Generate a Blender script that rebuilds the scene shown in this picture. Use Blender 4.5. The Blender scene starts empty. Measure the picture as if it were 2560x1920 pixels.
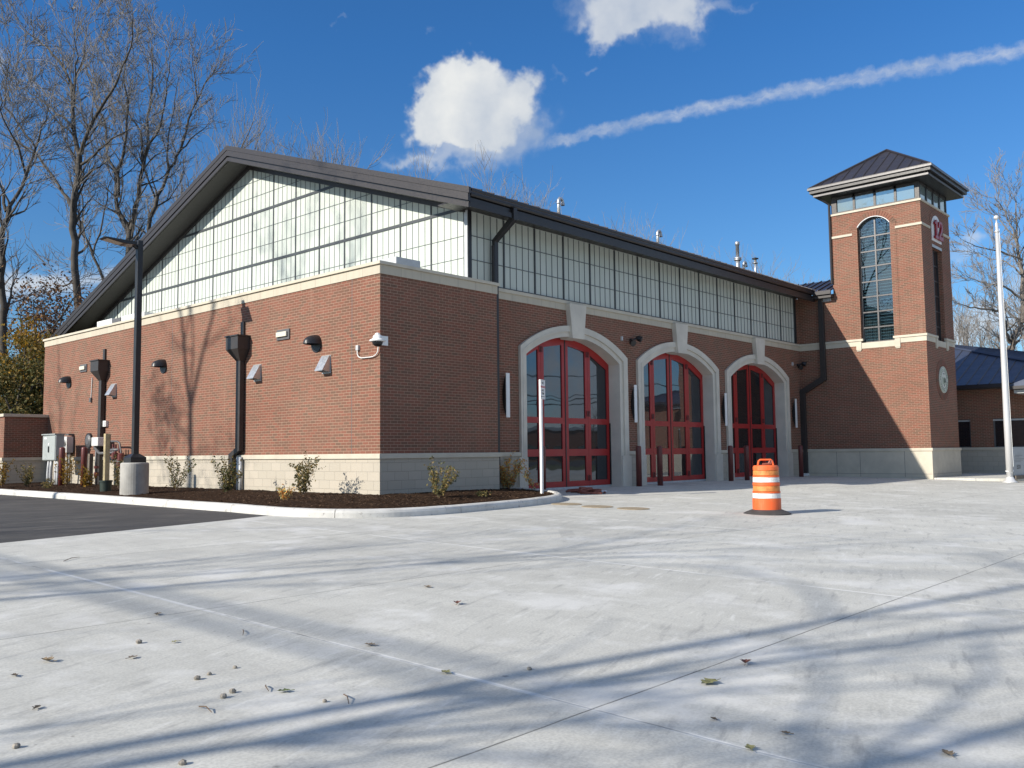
import bpy, math, random
from mathutils import Vector, Matrix, noise as mnoise
rnd = random.Random(12)
S = bpy.context.scene
COL = S.collection
R_ = math.radians
PI = math.pi

# ------------------------------------------------------------------ camera (solved from the photograph)
CX, CY, F = 1280.0, 960.0, 2238.4246
RM = Matrix(((0.67207858, -0.04924661, -0.7388404),
             (-0.74040526, -0.05885323, -0.66957924),
             (-0.01050864, 0.99705119, -0.07601643)))
CAM = Vector((-12.819118, -15.601829, 0.000235))
cd = bpy.data.cameras.new('camera'); cam = bpy.data.objects.new('camera', cd); COL.objects.link(cam)
cam.matrix_world = Matrix.Translation(CAM) @ RM.to_4x4()
cd.sensor_fit = 'HORIZONTAL'; cd.sensor_width = 36; cd.lens = 36 * F / 2560
cd.clip_start = 0.1; cd.clip_end = 3000
S.camera = cam

def ray(p): return RM @ Vector((p[0] - CX, -(p[1] - CY), -F))
def at(p, dep): return CAM + ray(p) * (dep / F)
def onX(p, x=0.0): w = ray(p); return CAM + w * ((x - CAM.x) / w.x)
def onY(p, y=0.0): w = ray(p); return CAM + w * ((y - CAM.y) / w.y)
def onZ(p, z=0.0): w = ray(p); return CAM + w * ((z - CAM.z) / w.z)
def onP(p, P0, n): w = ray(p); n = Vector(n); return CAM + w * ((Vector(P0) - CAM).dot(n) / w.dot(n))
def GZ(y): return -1.08 + 0.02 * max(-40.0, min(y, 0.0))
def G(p):
    q = onZ(p, -1.08)
    if q.y < 0: q = onP(p, (0, 0, -1.08), (0, -.02, 1))
    return q

# ------------------------------------------------------------------ node helpers
class NT:
    def __init__(s, tree): s.t = tree; s.n = tree.nodes; s.l = tree.links
    def node(s, typ, **kw):
        n = s.n.new(typ)
        for k, v in kw.items():
            if k.startswith('i_'): n.inputs[k[2:].replace('_', ' ')].default_value = v
            else: setattr(n, k, v)
        return n
    def set(s, sock, v):
        if isinstance(v, bpy.types.NodeSocket): s.l.new(v, sock)
        else: sock.default_value = v
    def m(s, op, *a, clamp=False):
        n = s.n.new('ShaderNodeMath'); n.operation = op; n.use_clamp = clamp
        for i, v in enumerate(a): s.set(n.inputs[i], v)
        return n.outputs[0]
    def vm(s, op, *a):
        n = s.n.new('ShaderNodeVectorMath'); n.operation = op
        for i, v in enumerate(a): s.set(n.inputs[i], v)
        return n.outputs[1] if op in ('DOT_PRODUCT', 'LENGTH') else n.outputs[0]
    def sep(s, v):
        n = s.n.new('ShaderNodeSeparateXYZ'); s.set(n.inputs[0], v); return n.outputs
    def comb(s, x, y, z=0.0):
        n = s.n.new('ShaderNodeCombineXYZ')
        for i, v in enumerate((x, y, z)): s.set(n.inputs[i], v)
        return n.outputs[0]
    def noise(s, vec, scale, detail=4.0, rough=0.55, dist=0.0):
        n = s.n.new('ShaderNodeTexNoise'); s.set(n.inputs['Vector'], vec)
        s.set(n.inputs['Scale'], scale); n.inputs['Detail'].default_value = detail
        n.inputs['Roughness'].default_value = rough; n.inputs['Distortion'].default_value = dist
        return n.outputs['Fac']
    def mix(s, fac, a, b, blend='MIX'):
        n = s.n.new('ShaderNodeMix'); n.data_type = 'RGBA'; n.blend_type = blend
        s.set(n.inputs[0], fac)
        for sock, v in ((n.inputs[6], a), (n.inputs[7], b)):
            if isinstance(v, tuple) and len(v) == 3: v = v + (1.0,)
            s.set(sock, v)
        return n.outputs[2]
    def rng(s, v, a, b, c, d, smooth=False):
        n = s.n.new('ShaderNodeMapRange'); n.clamp = True
        if smooth: n.interpolation_type = 'SMOOTHSTEP'
        for i, x in enumerate((v, a, b, c, d)): s.set(n.inputs[i], x)
        return n.outputs[0]
    def bump(s, h, strength=0.3, dist=0.01):
        n = s.n.new('ShaderNodeBump'); s.set(n.inputs['Height'], h)
        n.inputs['Strength'].default_value = strength; n.inputs['Distance'].default_value = dist
        return n.outputs[0]

def newmat(name):
    m = bpy.data.materials.new(name); m.use_nodes = True
    nt = NT(m.node_tree); b = nt.n['Principled BSDF']
    return m, nt, b

def c4(c): return (c[0], c[1], c[2], 1.0)
def basic(name, col, rough=0.6, metal=0.0, var=0.12, scale=6.0, bump=0.0, bscale=40.0, spec=0.5, coat=0.0):
    m, nt, b = newmat(name)
    tc = nt.n.new('ShaderNodeTexCoord').outputs['Object']
    n = nt.noise(tc, scale, 5.0)
    dk = tuple(x * (1 - var) for x in col); lt = tuple(min(1, x * (1 + var)) for x in col)
    nt.l.new(nt.mix(nt.rng(n, .3, .7, 0, 1), dk, lt), b.inputs['Base Color'])
    b.inputs['Metallic'].default_value = metal
    nt.l.new(nt.rng(nt.noise(tc, scale * 3, 3.0), .3, .7, max(.02, rough - .08), min(1, rough + .08)), b.inputs['Roughness'])
    b.inputs['Specular IOR Level'].default_value = spec
    b.inputs['Coat Weight'].default_value = coat
    if bump: nt.l.new(nt.bump(nt.noise(tc, bscale, 4.0), bump, .01), b.inputs['Normal'])
    return m

def wallcoords(nt):
    g = nt.n.new('ShaderNodeNewGeometry')
    p = nt.sep(g.outputs['Position']); n = nt.sep(g.outputs['True Normal'])
    ax = nt.m('GREATER_THAN', nt.m('ABSOLUTE', n[0]), 0.5)
    u = nt.m('ADD', nt.m('MULTIPLY', ax, p[1]), nt.m('MULTIPLY', nt.m('SUBTRACT', 1.0, ax), p[0]))
    return g.outputs['Position'], u, p[2]

def brickmat(name, c1, c2, mortar, bw, rh, ms, off=0.5, rough=.85, bumpd=.006, stain=.18, u0=0.0):
    m, nt, b = newmat(name)
    pos, u, z = wallcoords(nt)
    vec = nt.comb(nt.m('ADD', u, 40.64 + u0), nt.m('ADD', z, rh * 200))
    t = nt.n.new('ShaderNodeTexBrick'); t.offset = off; nt.l.new(vec, t.inputs['Vector'])
    t.inputs['Scale'].default_value = 1.0; t.inputs['Brick Width'].default_value = bw
    t.inputs['Row Height'].default_value = rh; t.inputs['Mortar Size'].default_value = ms
    t.inputs['Mortar Smooth'].default_value = .15; t.inputs['Bias'].default_value = -.15
    t.inputs['Color1'].default_value = c4(c1); t.inputs['Color2'].default_value = c4(c2)
    t.inputs['Mortar'].default_value = c4(mortar)
    fine = nt.noise(pos, 90.0, 3.0); big = nt.noise(pos, .55, 4.0)
    col = nt.mix(nt.rng(fine, .3, .7, 0, .18), t.outputs['Color'], (.05, .03, .025), 'MIX')
    col = nt.mix(nt.rng(big, .35, .7, 0, stain), col, mortar)
    lot = nt.noise(nt.comb(nt.m('MULTIPLY', u, .5), nt.m('MULTIPLY', z, 1.6), 0.0), .9, 6.0, .65)
    col = nt.mix(nt.rng(lot, .42, .66, 0, .24), col, tuple(x * .75 for x in c1))
    run = nt.noise(nt.comb(nt.m('MULTIPLY', u, 3.0), nt.m('MULTIPLY', z, .22), 0.0), 1.6, 5.0, .6)
    col = nt.mix(nt.rng(run, .58, .76, 0, .14), col, tuple(min(1, x * 1.25) for x in mortar))
    nt.l.new(col, b.inputs['Base Color'])
    b.inputs['Roughness'].default_value = rough; b.inputs['Specular IOR Level'].default_value = .25
    h = nt.m('ADD', nt.m('MULTIPLY', t.outputs['Fac'], -1.0), nt.m('MULTIPLY', fine, .25))
    nt.l.new(nt.bump(h, .7, bumpd), b.inputs['Normal'])
    return m

M = {}
M['brick'] = brickmat('brick', (.228, .090, .060), (.130, .084, .058), (.41, .28, .205), .2032, .06775, .0060, stain=.10)
M['cmu'] = brickmat('stone_block', (.52, .47, .39), (.475, .435, .36), (.30, .275, .235), .4064, .2032, .004, stain=.1, bumpd=.004)
M['cast'] = basic('cast_stone', (.53, .485, .395), .85, var=.09, scale=2.5, bump=.15, bscale=120)
def castjoint():
    m, nt, b = newmat('cast_stone_panels')
    pos, u, z = wallcoords(nt)
    t = nt.n.new('ShaderNodeTexBrick'); t.offset = 0; nt.l.new(nt.comb(nt.m('ADD', u, 36.6), nt.m('ADD', z, 50.0)), t.inputs['Vector'])
    t.inputs['Scale'].default_value = 1; t.inputs['Brick Width'].default_value = .61; t.inputs['Row Height'].default_value = 10
    t.inputs['Mortar Size'].default_value = .004
    t.inputs['Color1'].default_value = (.53, .48, .385, 1); t.inputs['Color2'].default_value = (.49, .445, .36, 1); t.inputs['Mortar'].default_value = (.26, .23, .19, 1)
    st = nt.noise(nt.comb(u, 0.0, nt.m('MULTIPLY', z, .15)), 5.0, 5.0)
    nt.l.new(nt.mix(nt.rng(st, .45, .75, 0, .28), t.outputs['Color'], (.30, .27, .22)), b.inputs['Base Color'])
    b.inputs['Roughness'].default_value = .85; b.inputs['Specular IOR Level'].default_value = .25
    nt.l.new(nt.bump(nt.noise(pos, 110, 3.0), .15, .006), b.inputs['Normal'])
    return m
M['castj'] = castjoint()
M['stone'] = basic('grey_limestone', (.60, .56, .485), .85, var=.10, scale=1.7, bump=.12, bscale=120)
M['bronze'] = basic('dark_bronze_metal', (.040, .035, .034), .42, metal=.0, var=.1, spec=.45)
M['trim'] = basic('sunlit_trim_metal', (.085, .083, .085), .36, metal=.35, var=.06)  # dark bronze made lighter: the sun's reflection is in the base colour
M['bronzel'] = basic('bronze_fascia_metal', (.027, .023, .024), .45, metal=.0, var=.06, spec=.5)
M['eave'] = basic('near_black_eave_metal', (.019, .0165, .017), .4, var=.1)
M['black'] = basic('black_metal', (.018, .018, .02), .4, var=.15)
M['soffit'] = basic('soffit_metal', (.045, .042, .038), .6, var=.08)
M['seam'] = basic('standing_seam_metal', (.040, .036, .042), .34, metal=.25, var=.12, scale=1.2)
M['blueroof'] = basic('blue_grey_seam_metal', (.065, .08, .125), .36, metal=.3, var=.1, scale=.8)
M['mullion'] = basic('slate_grey_mullion', (.055, .062, .068), .5, var=.08)
M['bars'] = basic('glazing_bar_grey', (.11, .125, .13), .5, var=.08)
M['silver'] = basic('galvanised_steel', (.55, .56, .57), .38, metal=.75, var=.12, scale=9)
M['white'] = basic('white_paint', (.78, .78, .77), .5, var=.04)
M['offwhite'] = basic('offwhite_plastic', (.66, .66, .64), .45, var=.05)
M['zinc'] = basic('light_grey_metal', (.46, .48, .49), .5, metal=.2, var=.1)
M['grey'] = basic('grey_enamel', (.36, .39, .385), .45, var=.05)
M['dgrey'] = basic('dark_grey_enamel', (.10, .10, .105), .5, var=.1)
M['pvc'] = basic('grey_conduit', (.47, .48, .49), .45, var=.06)
M['red'] = basic('red_door_paint', (.36, .020, .020), .38, var=.1, scale=1.5, spec=.5)
M['redd'] = basic('dark_red_hinge', (.13, .012, .012), .4, var=.1)
M['maroon'] = basic('maroon_bollard_paint', (.115, .026, .022), .4, var=.14, scale=3, spec=.5)
M['sred'] = basic('red_letter', (.28, .012, .02), .35, var=.05)
M['wood'] = basic('pale_timber', (.52, .42, .24), .8, var=.2, scale=9)
M['treated'] = basic('weathered_timber', (.17, .14, .11), .85, var=.25, scale=9)
M['precast'] = basic('precast_concrete', (.36, .35, .325), .9, var=.22, scale=2.6, bump=.3, bscale=60)
M['rubber'] = basic('black_rubber', (.055, .052, .05), .85, var=.25, scale=8, bump=.3, bscale=60)
M['cover'] = basic('rusty_cast_iron', (.31, .25, .17), .85, var=.2, scale=9, bump=.4, bscale=50)
M['hose'] = basic('red_brown_hose', (.25, .075, .05), .6, var=.25, scale=12)
M['clear'] = basic('lamp_lens', (.62, .60, .50), .3, var=.08)
M['seal'] = basic('plaque_cream', (.62, .63, .55), .5, var=.06)
M['sealg'] = basic('plaque_green', (.24, .30, .20), .5, var=.06)
M['seald'] = basic('plaque_dark', (.04, .05, .045), .5, var=.06)
M['txt'] = basic('black_lettering', (.03, .03, .03), .6, var=.05)
M['txtr'] = basic('red_lettering', (.45, .02, .03), .6, var=.05)
M['pallet'] = basic('pale_grey_board', (.33, .36, .38), .55, var=.1, scale=2)
M['twig'] = basic('sunlit_twig_bark', (.165, .155, .148), .8, var=.3, scale=.8)  # paler than trunk bark: sunlight on the fine twigs put into the colour
M['bark'] = basic('tree_bark', (.070, .062, .054), .95, var=.4, scale=3.0, bump=.6, bscale=18)
M['bark2'] = basic('grey_bark', (.15, .13, .11), .95, var=.4, scale=2.5, bump=.5, bscale=18)
M['stem'] = basic('shrub_stem', (.16, .11, .075), .9, var=.25)

def orange():
    m, nt, b = newmat('orange_plastic')
    tc = nt.n.new('ShaderNodeTexCoord').outputs['Object']; p = nt.sep(tc)
    scuff = nt.noise(nt.comb(p[0], p[1], nt.m('MULTIPLY', p[2], .4)), 11.0, 6.0, .65)
    nt.l.new(nt.mix(nt.rng(scuff, .5, .72, 0, .65), (.78, .125, .028), (.50, .20, .08)), b.inputs['Base Color'])
    b.inputs['Roughness'].default_value = .5; return m
M['orange'] = orange()
M['oband'] = basic('worn_orange_band', (.62, .23, .06), .5, var=.3, scale=14)
def scuffed(name, col, sc):
    m, nt, b = newmat(name); tc = nt.n.new('ShaderNodeTexCoord').outputs['Object']
    a = nt.noise(nt.vm('MULTIPLY', tc, (1.0, 1.0, 2.2)), sc, 7.0, .7)
    c_ = nt.mix(nt.rng(a, .52, .74, 0, .75), col, tuple(x * .35 for x in col))
    nt.l.new(c_, b.inputs['Base Color']); b.inputs['Roughness'].default_value = .5; return m
M['wband'] = scuffed('white_reflective_band', (.74, .74, .72), 11.0)

def glass(name, dark, refl, rough=.015, wav=0.0, tint=(.85, .92, 1.0), wscale=1.2):
    m, nt, b = newmat(name); out = nt.n['Material Output']
    b.inputs['Base Color'].default_value = c4(dark); b.inputs['Roughness'].default_value = .3; b.inputs['Specular IOR Level'].default_value = .1
    g = nt.n.new('ShaderNodeBsdfGlossy'); g.inputs['Roughness'].default_value = rough; g.inputs['Color'].default_value = c4(tint)
    lw = nt.n.new('ShaderNodeLayerWeight'); lw.inputs['Blend'].default_value = .35
    fac = nt.rng(lw.outputs['Fresnel'], 0, .8, refl, min(1, refl + .5))
    if wav:
        tc = nt.n.new('ShaderNodeTexCoord').outputs['Object']
        bp = nt.bump(nt.noise(tc, wscale, 1.0), wav, .05); nt.l.new(bp, g.inputs['Normal'])
    mx = nt.n.new('ShaderNodeMixShader'); nt.l.new(fac, mx.inputs[0]); nt.l.new(b.outputs[0], mx.inputs[1]); nt.l.new(g.outputs[0], mx.inputs[2])
    nt.l.new(mx.outputs[0], out.inputs['Surface']); return m
M['doorglass'] = glass('door_glass', (.008, .009, .010), .11, wav=.06, tint=(.72, .80, .92))
M['winglass'] = glass('window_glass', (.018, .03, .038), .24, wav=.05, tint=(.75, .9, 1.0), wscale=2.0)
M['galglass'] = glass('gallery_glass', (.14, .19, .19), .30, wav=.05, tint=(.8, .95, .98))  # pale teal base colour stands in for sky showing in the panes
M['darkglass'] = glass('dark_window_glass', (.010, .012, .016), .12)
def seeglass():
    m, nt, b = newmat('clear_window_glass'); out = nt.n['Material Output']
    g = nt.n.new('ShaderNodeBsdfGlossy'); g.inputs['Roughness'].default_value = .01; g.inputs['Color'].default_value = (.8, .93, 1, 1)
    t = nt.n.new('ShaderNodeBsdfTransparent'); t.inputs['Color'].default_value = (.55, .66, .70, 1)
    lw = nt.n.new('ShaderNodeLayerWeight'); lw.inputs['Blend'].default_value = .4
    mx = nt.n.new('ShaderNodeMixShader'); nt.l.new(nt.rng(lw.outputs['Fresnel'], 0, .8, .13, .6), mx.inputs[0])
    nt.l.new(t.outputs[0], mx.inputs[1]); nt.l.new(g.outputs[0], mx.inputs[2]); nt.l.new(mx.outputs[0], out.inputs['Surface']); return m
M['seeglass'] = seeglass()

def panelmat():
    m, nt, b = newmat('translucent_fibreglass')
    pos, u, z = wallcoords(nt)
    w = nt.m('FRACT', nt.m('MULTIPLY', u, 1 / .0419))
    line = nt.rng(nt.m('ABSOLUTE', nt.m('SUBTRACT', w, .5)), .36, .5, 0, 1)
    n = nt.noise(nt.comb(nt.m('MULTIPLY', u, 3.0), 0.0, nt.m('MULTIPLY', z, .5)), 1.3, 3.0)
    col = nt.mix(nt.rng(n, .3, .7, 0, 1), (.50, .545, .495), (.555, .59, .545))
    col = nt.mix(nt.m('MULTIPLY', line, .08), col, (.42, .47, .44))
    nt.l.new(col, b.inputs['Base Color']); b.inputs['Roughness'].default_value = .65; b.inputs['Specular IOR Level'].default_value = .2
    return m
M['panel'] = panelmat()

def concrete():
    m, nt, b = newmat('concrete_apron')
    pos = nt.n.new('ShaderNodeNewGeometry').outputs['Position']; p = nt.sep(pos)
    wob = nt.m('MULTIPLY', nt.m('SUBTRACT', nt.noise(pos, 1.5, 3.0), .5), .02)
    X = nt.m('ADD', p[0], wob); Y = nt.m('ADD', p[1], wob)
    big = nt.noise(pos, .35, 5.0, .6); mid = nt.noise(pos, 2.2, 5.0, .6); fine = nt.noise(pos, 60.0, 3.0)
    streak = nt.noise(nt.comb(nt.m('MULTIPLY', X, 1.0), nt.m('MULTIPLY', Y, .22), 0.0), 3.2, 6.0, .62)
    broom = nt.noise(nt.comb(nt.m('MULTIPLY', X, .25), nt.m('MULTIPLY', Y, 9.0), 0.0), 9.0, 3.0)
    # slab to slab tone
    sx = nt.m('DIVIDE', nt.m('ADD', X, 4.42), 4.6); sy = nt.m('DIVIDE', nt.m('ADD', Y, 12.7), 3.97)
    wn = nt.n.new('ShaderNodeTexWhiteNoise'); wn.noise_dimensions = '2D'
    nt.l.new(nt.comb(nt.m('FLOOR', sx), nt.m('FLOOR', sy)), wn.inputs['Vector'])
    v = nt.m('ADD', nt.m('MULTIPLY', big, .34), nt.m('ADD', nt.m('MULTIPLY', mid, .26), nt.m('MULTIPLY', streak, .36)))
    v = nt.m('ADD', v, nt.m('ADD', nt.m('MULTIPLY', wn.outputs['Value'], .12), nt.m('MULTIPLY', broom, .06)))
    col = nt.mix(nt.rng(v, .33, .72, 0, 1), (.405, .400, .366), (.64, .632, .578))
    col = nt.mix(nt.rng(fine, .38, .60, .22, 0), col, (.16, .16, .16))
    # rubber scuffs and tread marks
    def arc(cx, cy, r, w, a, n0):
        dv = nt.vm('SUBTRACT', nt.comb(X, Y, 0.0), (cx, cy, 0.0)); d = nt.vm('LENGTH', dv); sv = nt.sep(dv)
        ring = nt.rng(nt.m('ABSOLUTE', nt.m('SUBTRACT', d, r)), w * .8, w, 1, 0)
        th = nt.m('MULTIPLY', nt.m('ARCTAN2', sv[1], sv[0]), r * 9.0)
        tread = nt.rng(nt.m('FRACT', nt.m('ADD', th, nt.m('MULTIPLY', nt.m('ABSOLUTE', nt.m('SUBTRACT', d, r)), 6.0))), .35, .5, .25, 1)
        return nt.m('MULTIPLY', nt.m('MULTIPLY', ring, tread), nt.m('MULTIPLY', nt.rng(nt.noise(pos, n0, 4.0), .50, .66, 0, 1), a))
    tot = 0.0
    for A in ((1.5, 4.0, 12.2, .13, .34, .9), (1.5, 4.0, 13.9, .13, .30, 1.1), (-14.0, 6.0, 17.6, .12, .30, .8), (18, -22, 18.5, .14, .32, .7), (18, -22, 20.2, .14, .3, .9), (6.5, -8.0, 1.6, .04, .35, 1.7), (-1, -4.2, 1.2, .04, .3, 1.2)):
        tot = nt.m('MAXIMUM', tot, arc(*A))
    col = nt.mix(tot, col, (.16, .16, .165))
    scr = nt.noise(nt.comb(nt.m('ADD', nt.m('MULTIPLY', X, .9), nt.m('MULTIPLY', Y, .5)), nt.m('SUBTRACT', nt.m('MULTIPLY', Y, 6.0), nt.m('MULTIPLY', X, 2.2)), 0.0), 1.6, 5.0, .65)
    col = nt.mix(nt.rng(scr, .56, .72, 0, .50), col, (.21, .21, .21))
    col = nt.mix(nt.rng(scr, .42, .28, 0, .50), col, (.74, .735, .70))
    pale = nt.noise(pos, .9, 7.0, .68)
    col = nt.mix(nt.rng(pale, .52, .66, 0, .55), col, (.72, .715, .69))
    crumb = nt.n.new('ShaderNodeTexVoronoi'); nt.l.new(pos, crumb.inputs['Vector']); crumb.inputs['Scale'].default_value = 6.0
    col = nt.mix(nt.m('MULTIPLY', nt.rng(crumb.outputs['Distance'], .035, .07, 1, 0), nt.rng(nt.noise(pos, .7, 3.0), .47, .6, 0, .6)), col, (.13, .12, .105))
    spots = nt.n.new('ShaderNodeTexVoronoi'); nt.l.new(pos, spots.inputs['Vector']); spots.inputs['Scale'].default_value = 1.7
    sp = nt.m('MULTIPLY', nt.rng(spots.outputs['Distance'], .02, .045, 1, 0), nt.rng(nt.noise(pos, .5, 2.0), .5, .56, 0, .55))
    col = nt.mix(sp, col, (.10, .095, .09))
    # joints
    def jd(s, per, w0, w1): return nt.rng(nt.m('MULTIPLY', nt.m('ABSOLUTE', nt.m('SUBTRACT', nt.m('FRACT', nt.m('ADD', s, .5)), .5)), per), w0, w1, 1, 0)
    jx = jd(sx, 4.6, .004, .010); jxw = jd(sx, 4.6, .012, .032); jy = jd(sy, 3.97, .003, .009)
    brk = nt.rng(nt.noise(pos, 1.1, 4.0, .7), .34, .50, 0, 1)
    col = nt.mix(nt.m('MULTIPLY', jxw, nt.m('MULTIPLY', brk, .62)), col, (.78, .775, .75))
    col = nt.mix(nt.m('MULTIPLY', jx, nt.m('SUBTRACT', .55, nt.m('MULTIPLY', brk, .55))), col, (.09, .09, .09))
    col = nt.mix(nt.m('MULTIPLY', jy, nt.rng(mid, .35, .6, .5, .85)), col, (.10, .098, .09))
    nt.l.new(col, b.inputs['Base Color']); b.inputs['Roughness'].default_value = .82; b.inputs['Specular IOR Level'].default_value = .3
    h = nt.m('ADD', nt.m('MULTIPLY', fine, .4), nt.m('ADD', nt.m('MULTIPLY', broom, .5), nt.m('MULTIPLY', nt.m('MAXIMUM', jx, jy), -2.0)))
    nt.l.new(nt.bump(h, .35, .004), b.inputs['Normal'])
    return m
M['concrete'] = concrete()
def asphalt():
    m, nt, b = newmat('asphalt')
    pos = nt.n.new('ShaderNodeNewGeometry').outputs['Position']
    a = nt.noise(pos, 1.2, 5.0); f = nt.noise(pos, 130, 2.0)
    col = nt.mix(nt.rng(a, .3, .7, 0, 1), (.040, .039, .038), (.066, .063, .060))
    col = nt.mix(nt.rng(f, .55, .7, 0, .5), col, (.17, .165, .16))
    col = nt.mix(nt.rng(nt.noise(nt.vm('MULTIPLY', pos, (.5, 1.6, 1.0)), 2.2, 7.0, .72), .50, .72, 0, .55), col, (.17, .155, .135))
    nt.l.new(col, b.inputs['Base Color']); b.inputs['Roughness'].default_value = .85
    nt.l.new(nt.bump(f, .6, .006), b.inputs['Normal']); return m
M['asphalt'] = asphalt()
def kerbm():
    m, nt, b = newmat('kerb_concrete')
    pos = nt.n.new('ShaderNodeNewGeometry').outputs['Position']
    a = nt.noise(pos, 2.0, 6.0, .65); f = nt.noise(pos, 45, 4.0)
    col = nt.mix(nt.rng(a, .35, .65, 0, 1), (.50, .49, .46), (.64, .63, .60))
    col = nt.mix(nt.rng(nt.noise(pos, 9.0, 5.0, .7), .60, .70, 0, .7), col, (.17, .155, .14))
    nt.l.new(col, b.inputs['Base Color']); b.inputs['Roughness'].default_value = .85
    nt.l.new(nt.bump(f, .3, .006), b.inputs['Normal']); return m
M['kerb'] = kerbm()
def mulchm():
    m, nt, b = newmat('mulch')
    pos = nt.n.new('ShaderNodeNewGeometry').outputs['Position']
    a = nt.noise(pos, 14, 6.0, .7); f = nt.noise(pos, 55, 5.0, .7)
    col = nt.mix(nt.rng(f, .35, .68, 0, 1), (.014, .008, .005), (.075, .042, .024))
    col = nt.mix(nt.rng(nt.noise(pos, 70, 2.0), .66, .72, 0, .8), col, (.17, .11, .065))
    nt.l.new(col, b.inputs['Base Color']); b.inputs['Roughness'].default_value = .95; b.inputs['Specular IOR Level'].default_value = .1
    nt.l.new(nt.bump(nt.m('ADD', a, f), 1.0, .03), b.inputs['Normal']); return m
M['mulch'] = mulchm()
M['grass'] = basic('dry_grass', (.10, .105, .045), .95, var=.4, scale=2.0, bump=.6, bscale=30)
def leafm(name, cols, sub=.3):
    m, nt, b = newmat(name)
    g = nt.n.new('ShaderNodeNewGeometry'); rp = g.outputs['Random Per Island']
    col = c4(cols[0])
    for i, c in enumerate(cols[1:]):
        t = (i + 1) / len(cols)
        col = nt.mix(nt.m('GREATER_THAN', rp, t), col, c)
    nt.l.new(col, b.inputs['Base Color']); b.inputs['Roughness'].default_value = .7; b.inputs['Specular IOR Level'].default_value = .2
    out = nt.n['Material Output']; tr = nt.n.new('ShaderNodeBsdfTranslucent'); nt.set(tr.inputs['Color'], col)
    mx = nt.n.new('ShaderNodeMixShader'); mx.inputs[0].default_value = sub
    nt.l.new(b.outputs[0], mx.inputs[1]); nt.l.new(tr.outputs[0], mx.inputs[2]); nt.l.new(mx.outputs[0], out.inputs['Surface']); return m
M['lgreen'] = leafm('shrub_leaf', [(.11, .12, .045), (.16, .13, .05), (.075, .095, .04), (.28, .21, .07), (.07, .08, .04)])
M['lorange'] = leafm('autumn_shrub_leaf', [(.72, .34, .08), (.76, .52, .18), (.55, .23, .06), (.66, .60, .28), (.3, .27, .12)])
M['lolive'] = leafm('olive_shrub_leaf', [(.24, .20, .08), (.14, .14, .06), (.34, .24, .09), (.10, .105, .05)])
M['lyellow'] = leafm('yellow_autumn_leaf', [(.36, .21, .025), (.30, .16, .02), (.22, .15, .03), (.14, .12, .03)])
M['ldark'] = leafm('dark_green_leaf', [(.045, .055, .018), (.07, .075, .022), (.10, .09, .025), (.03, .04, .015), (.15, .11, .03)])
M['lbrown'] = leafm('dead_brown_leaf', [(.20, .11, .06), (.14, .08, .045), (.28, .16, .07), (.09, .055, .04)], .15)

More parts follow.
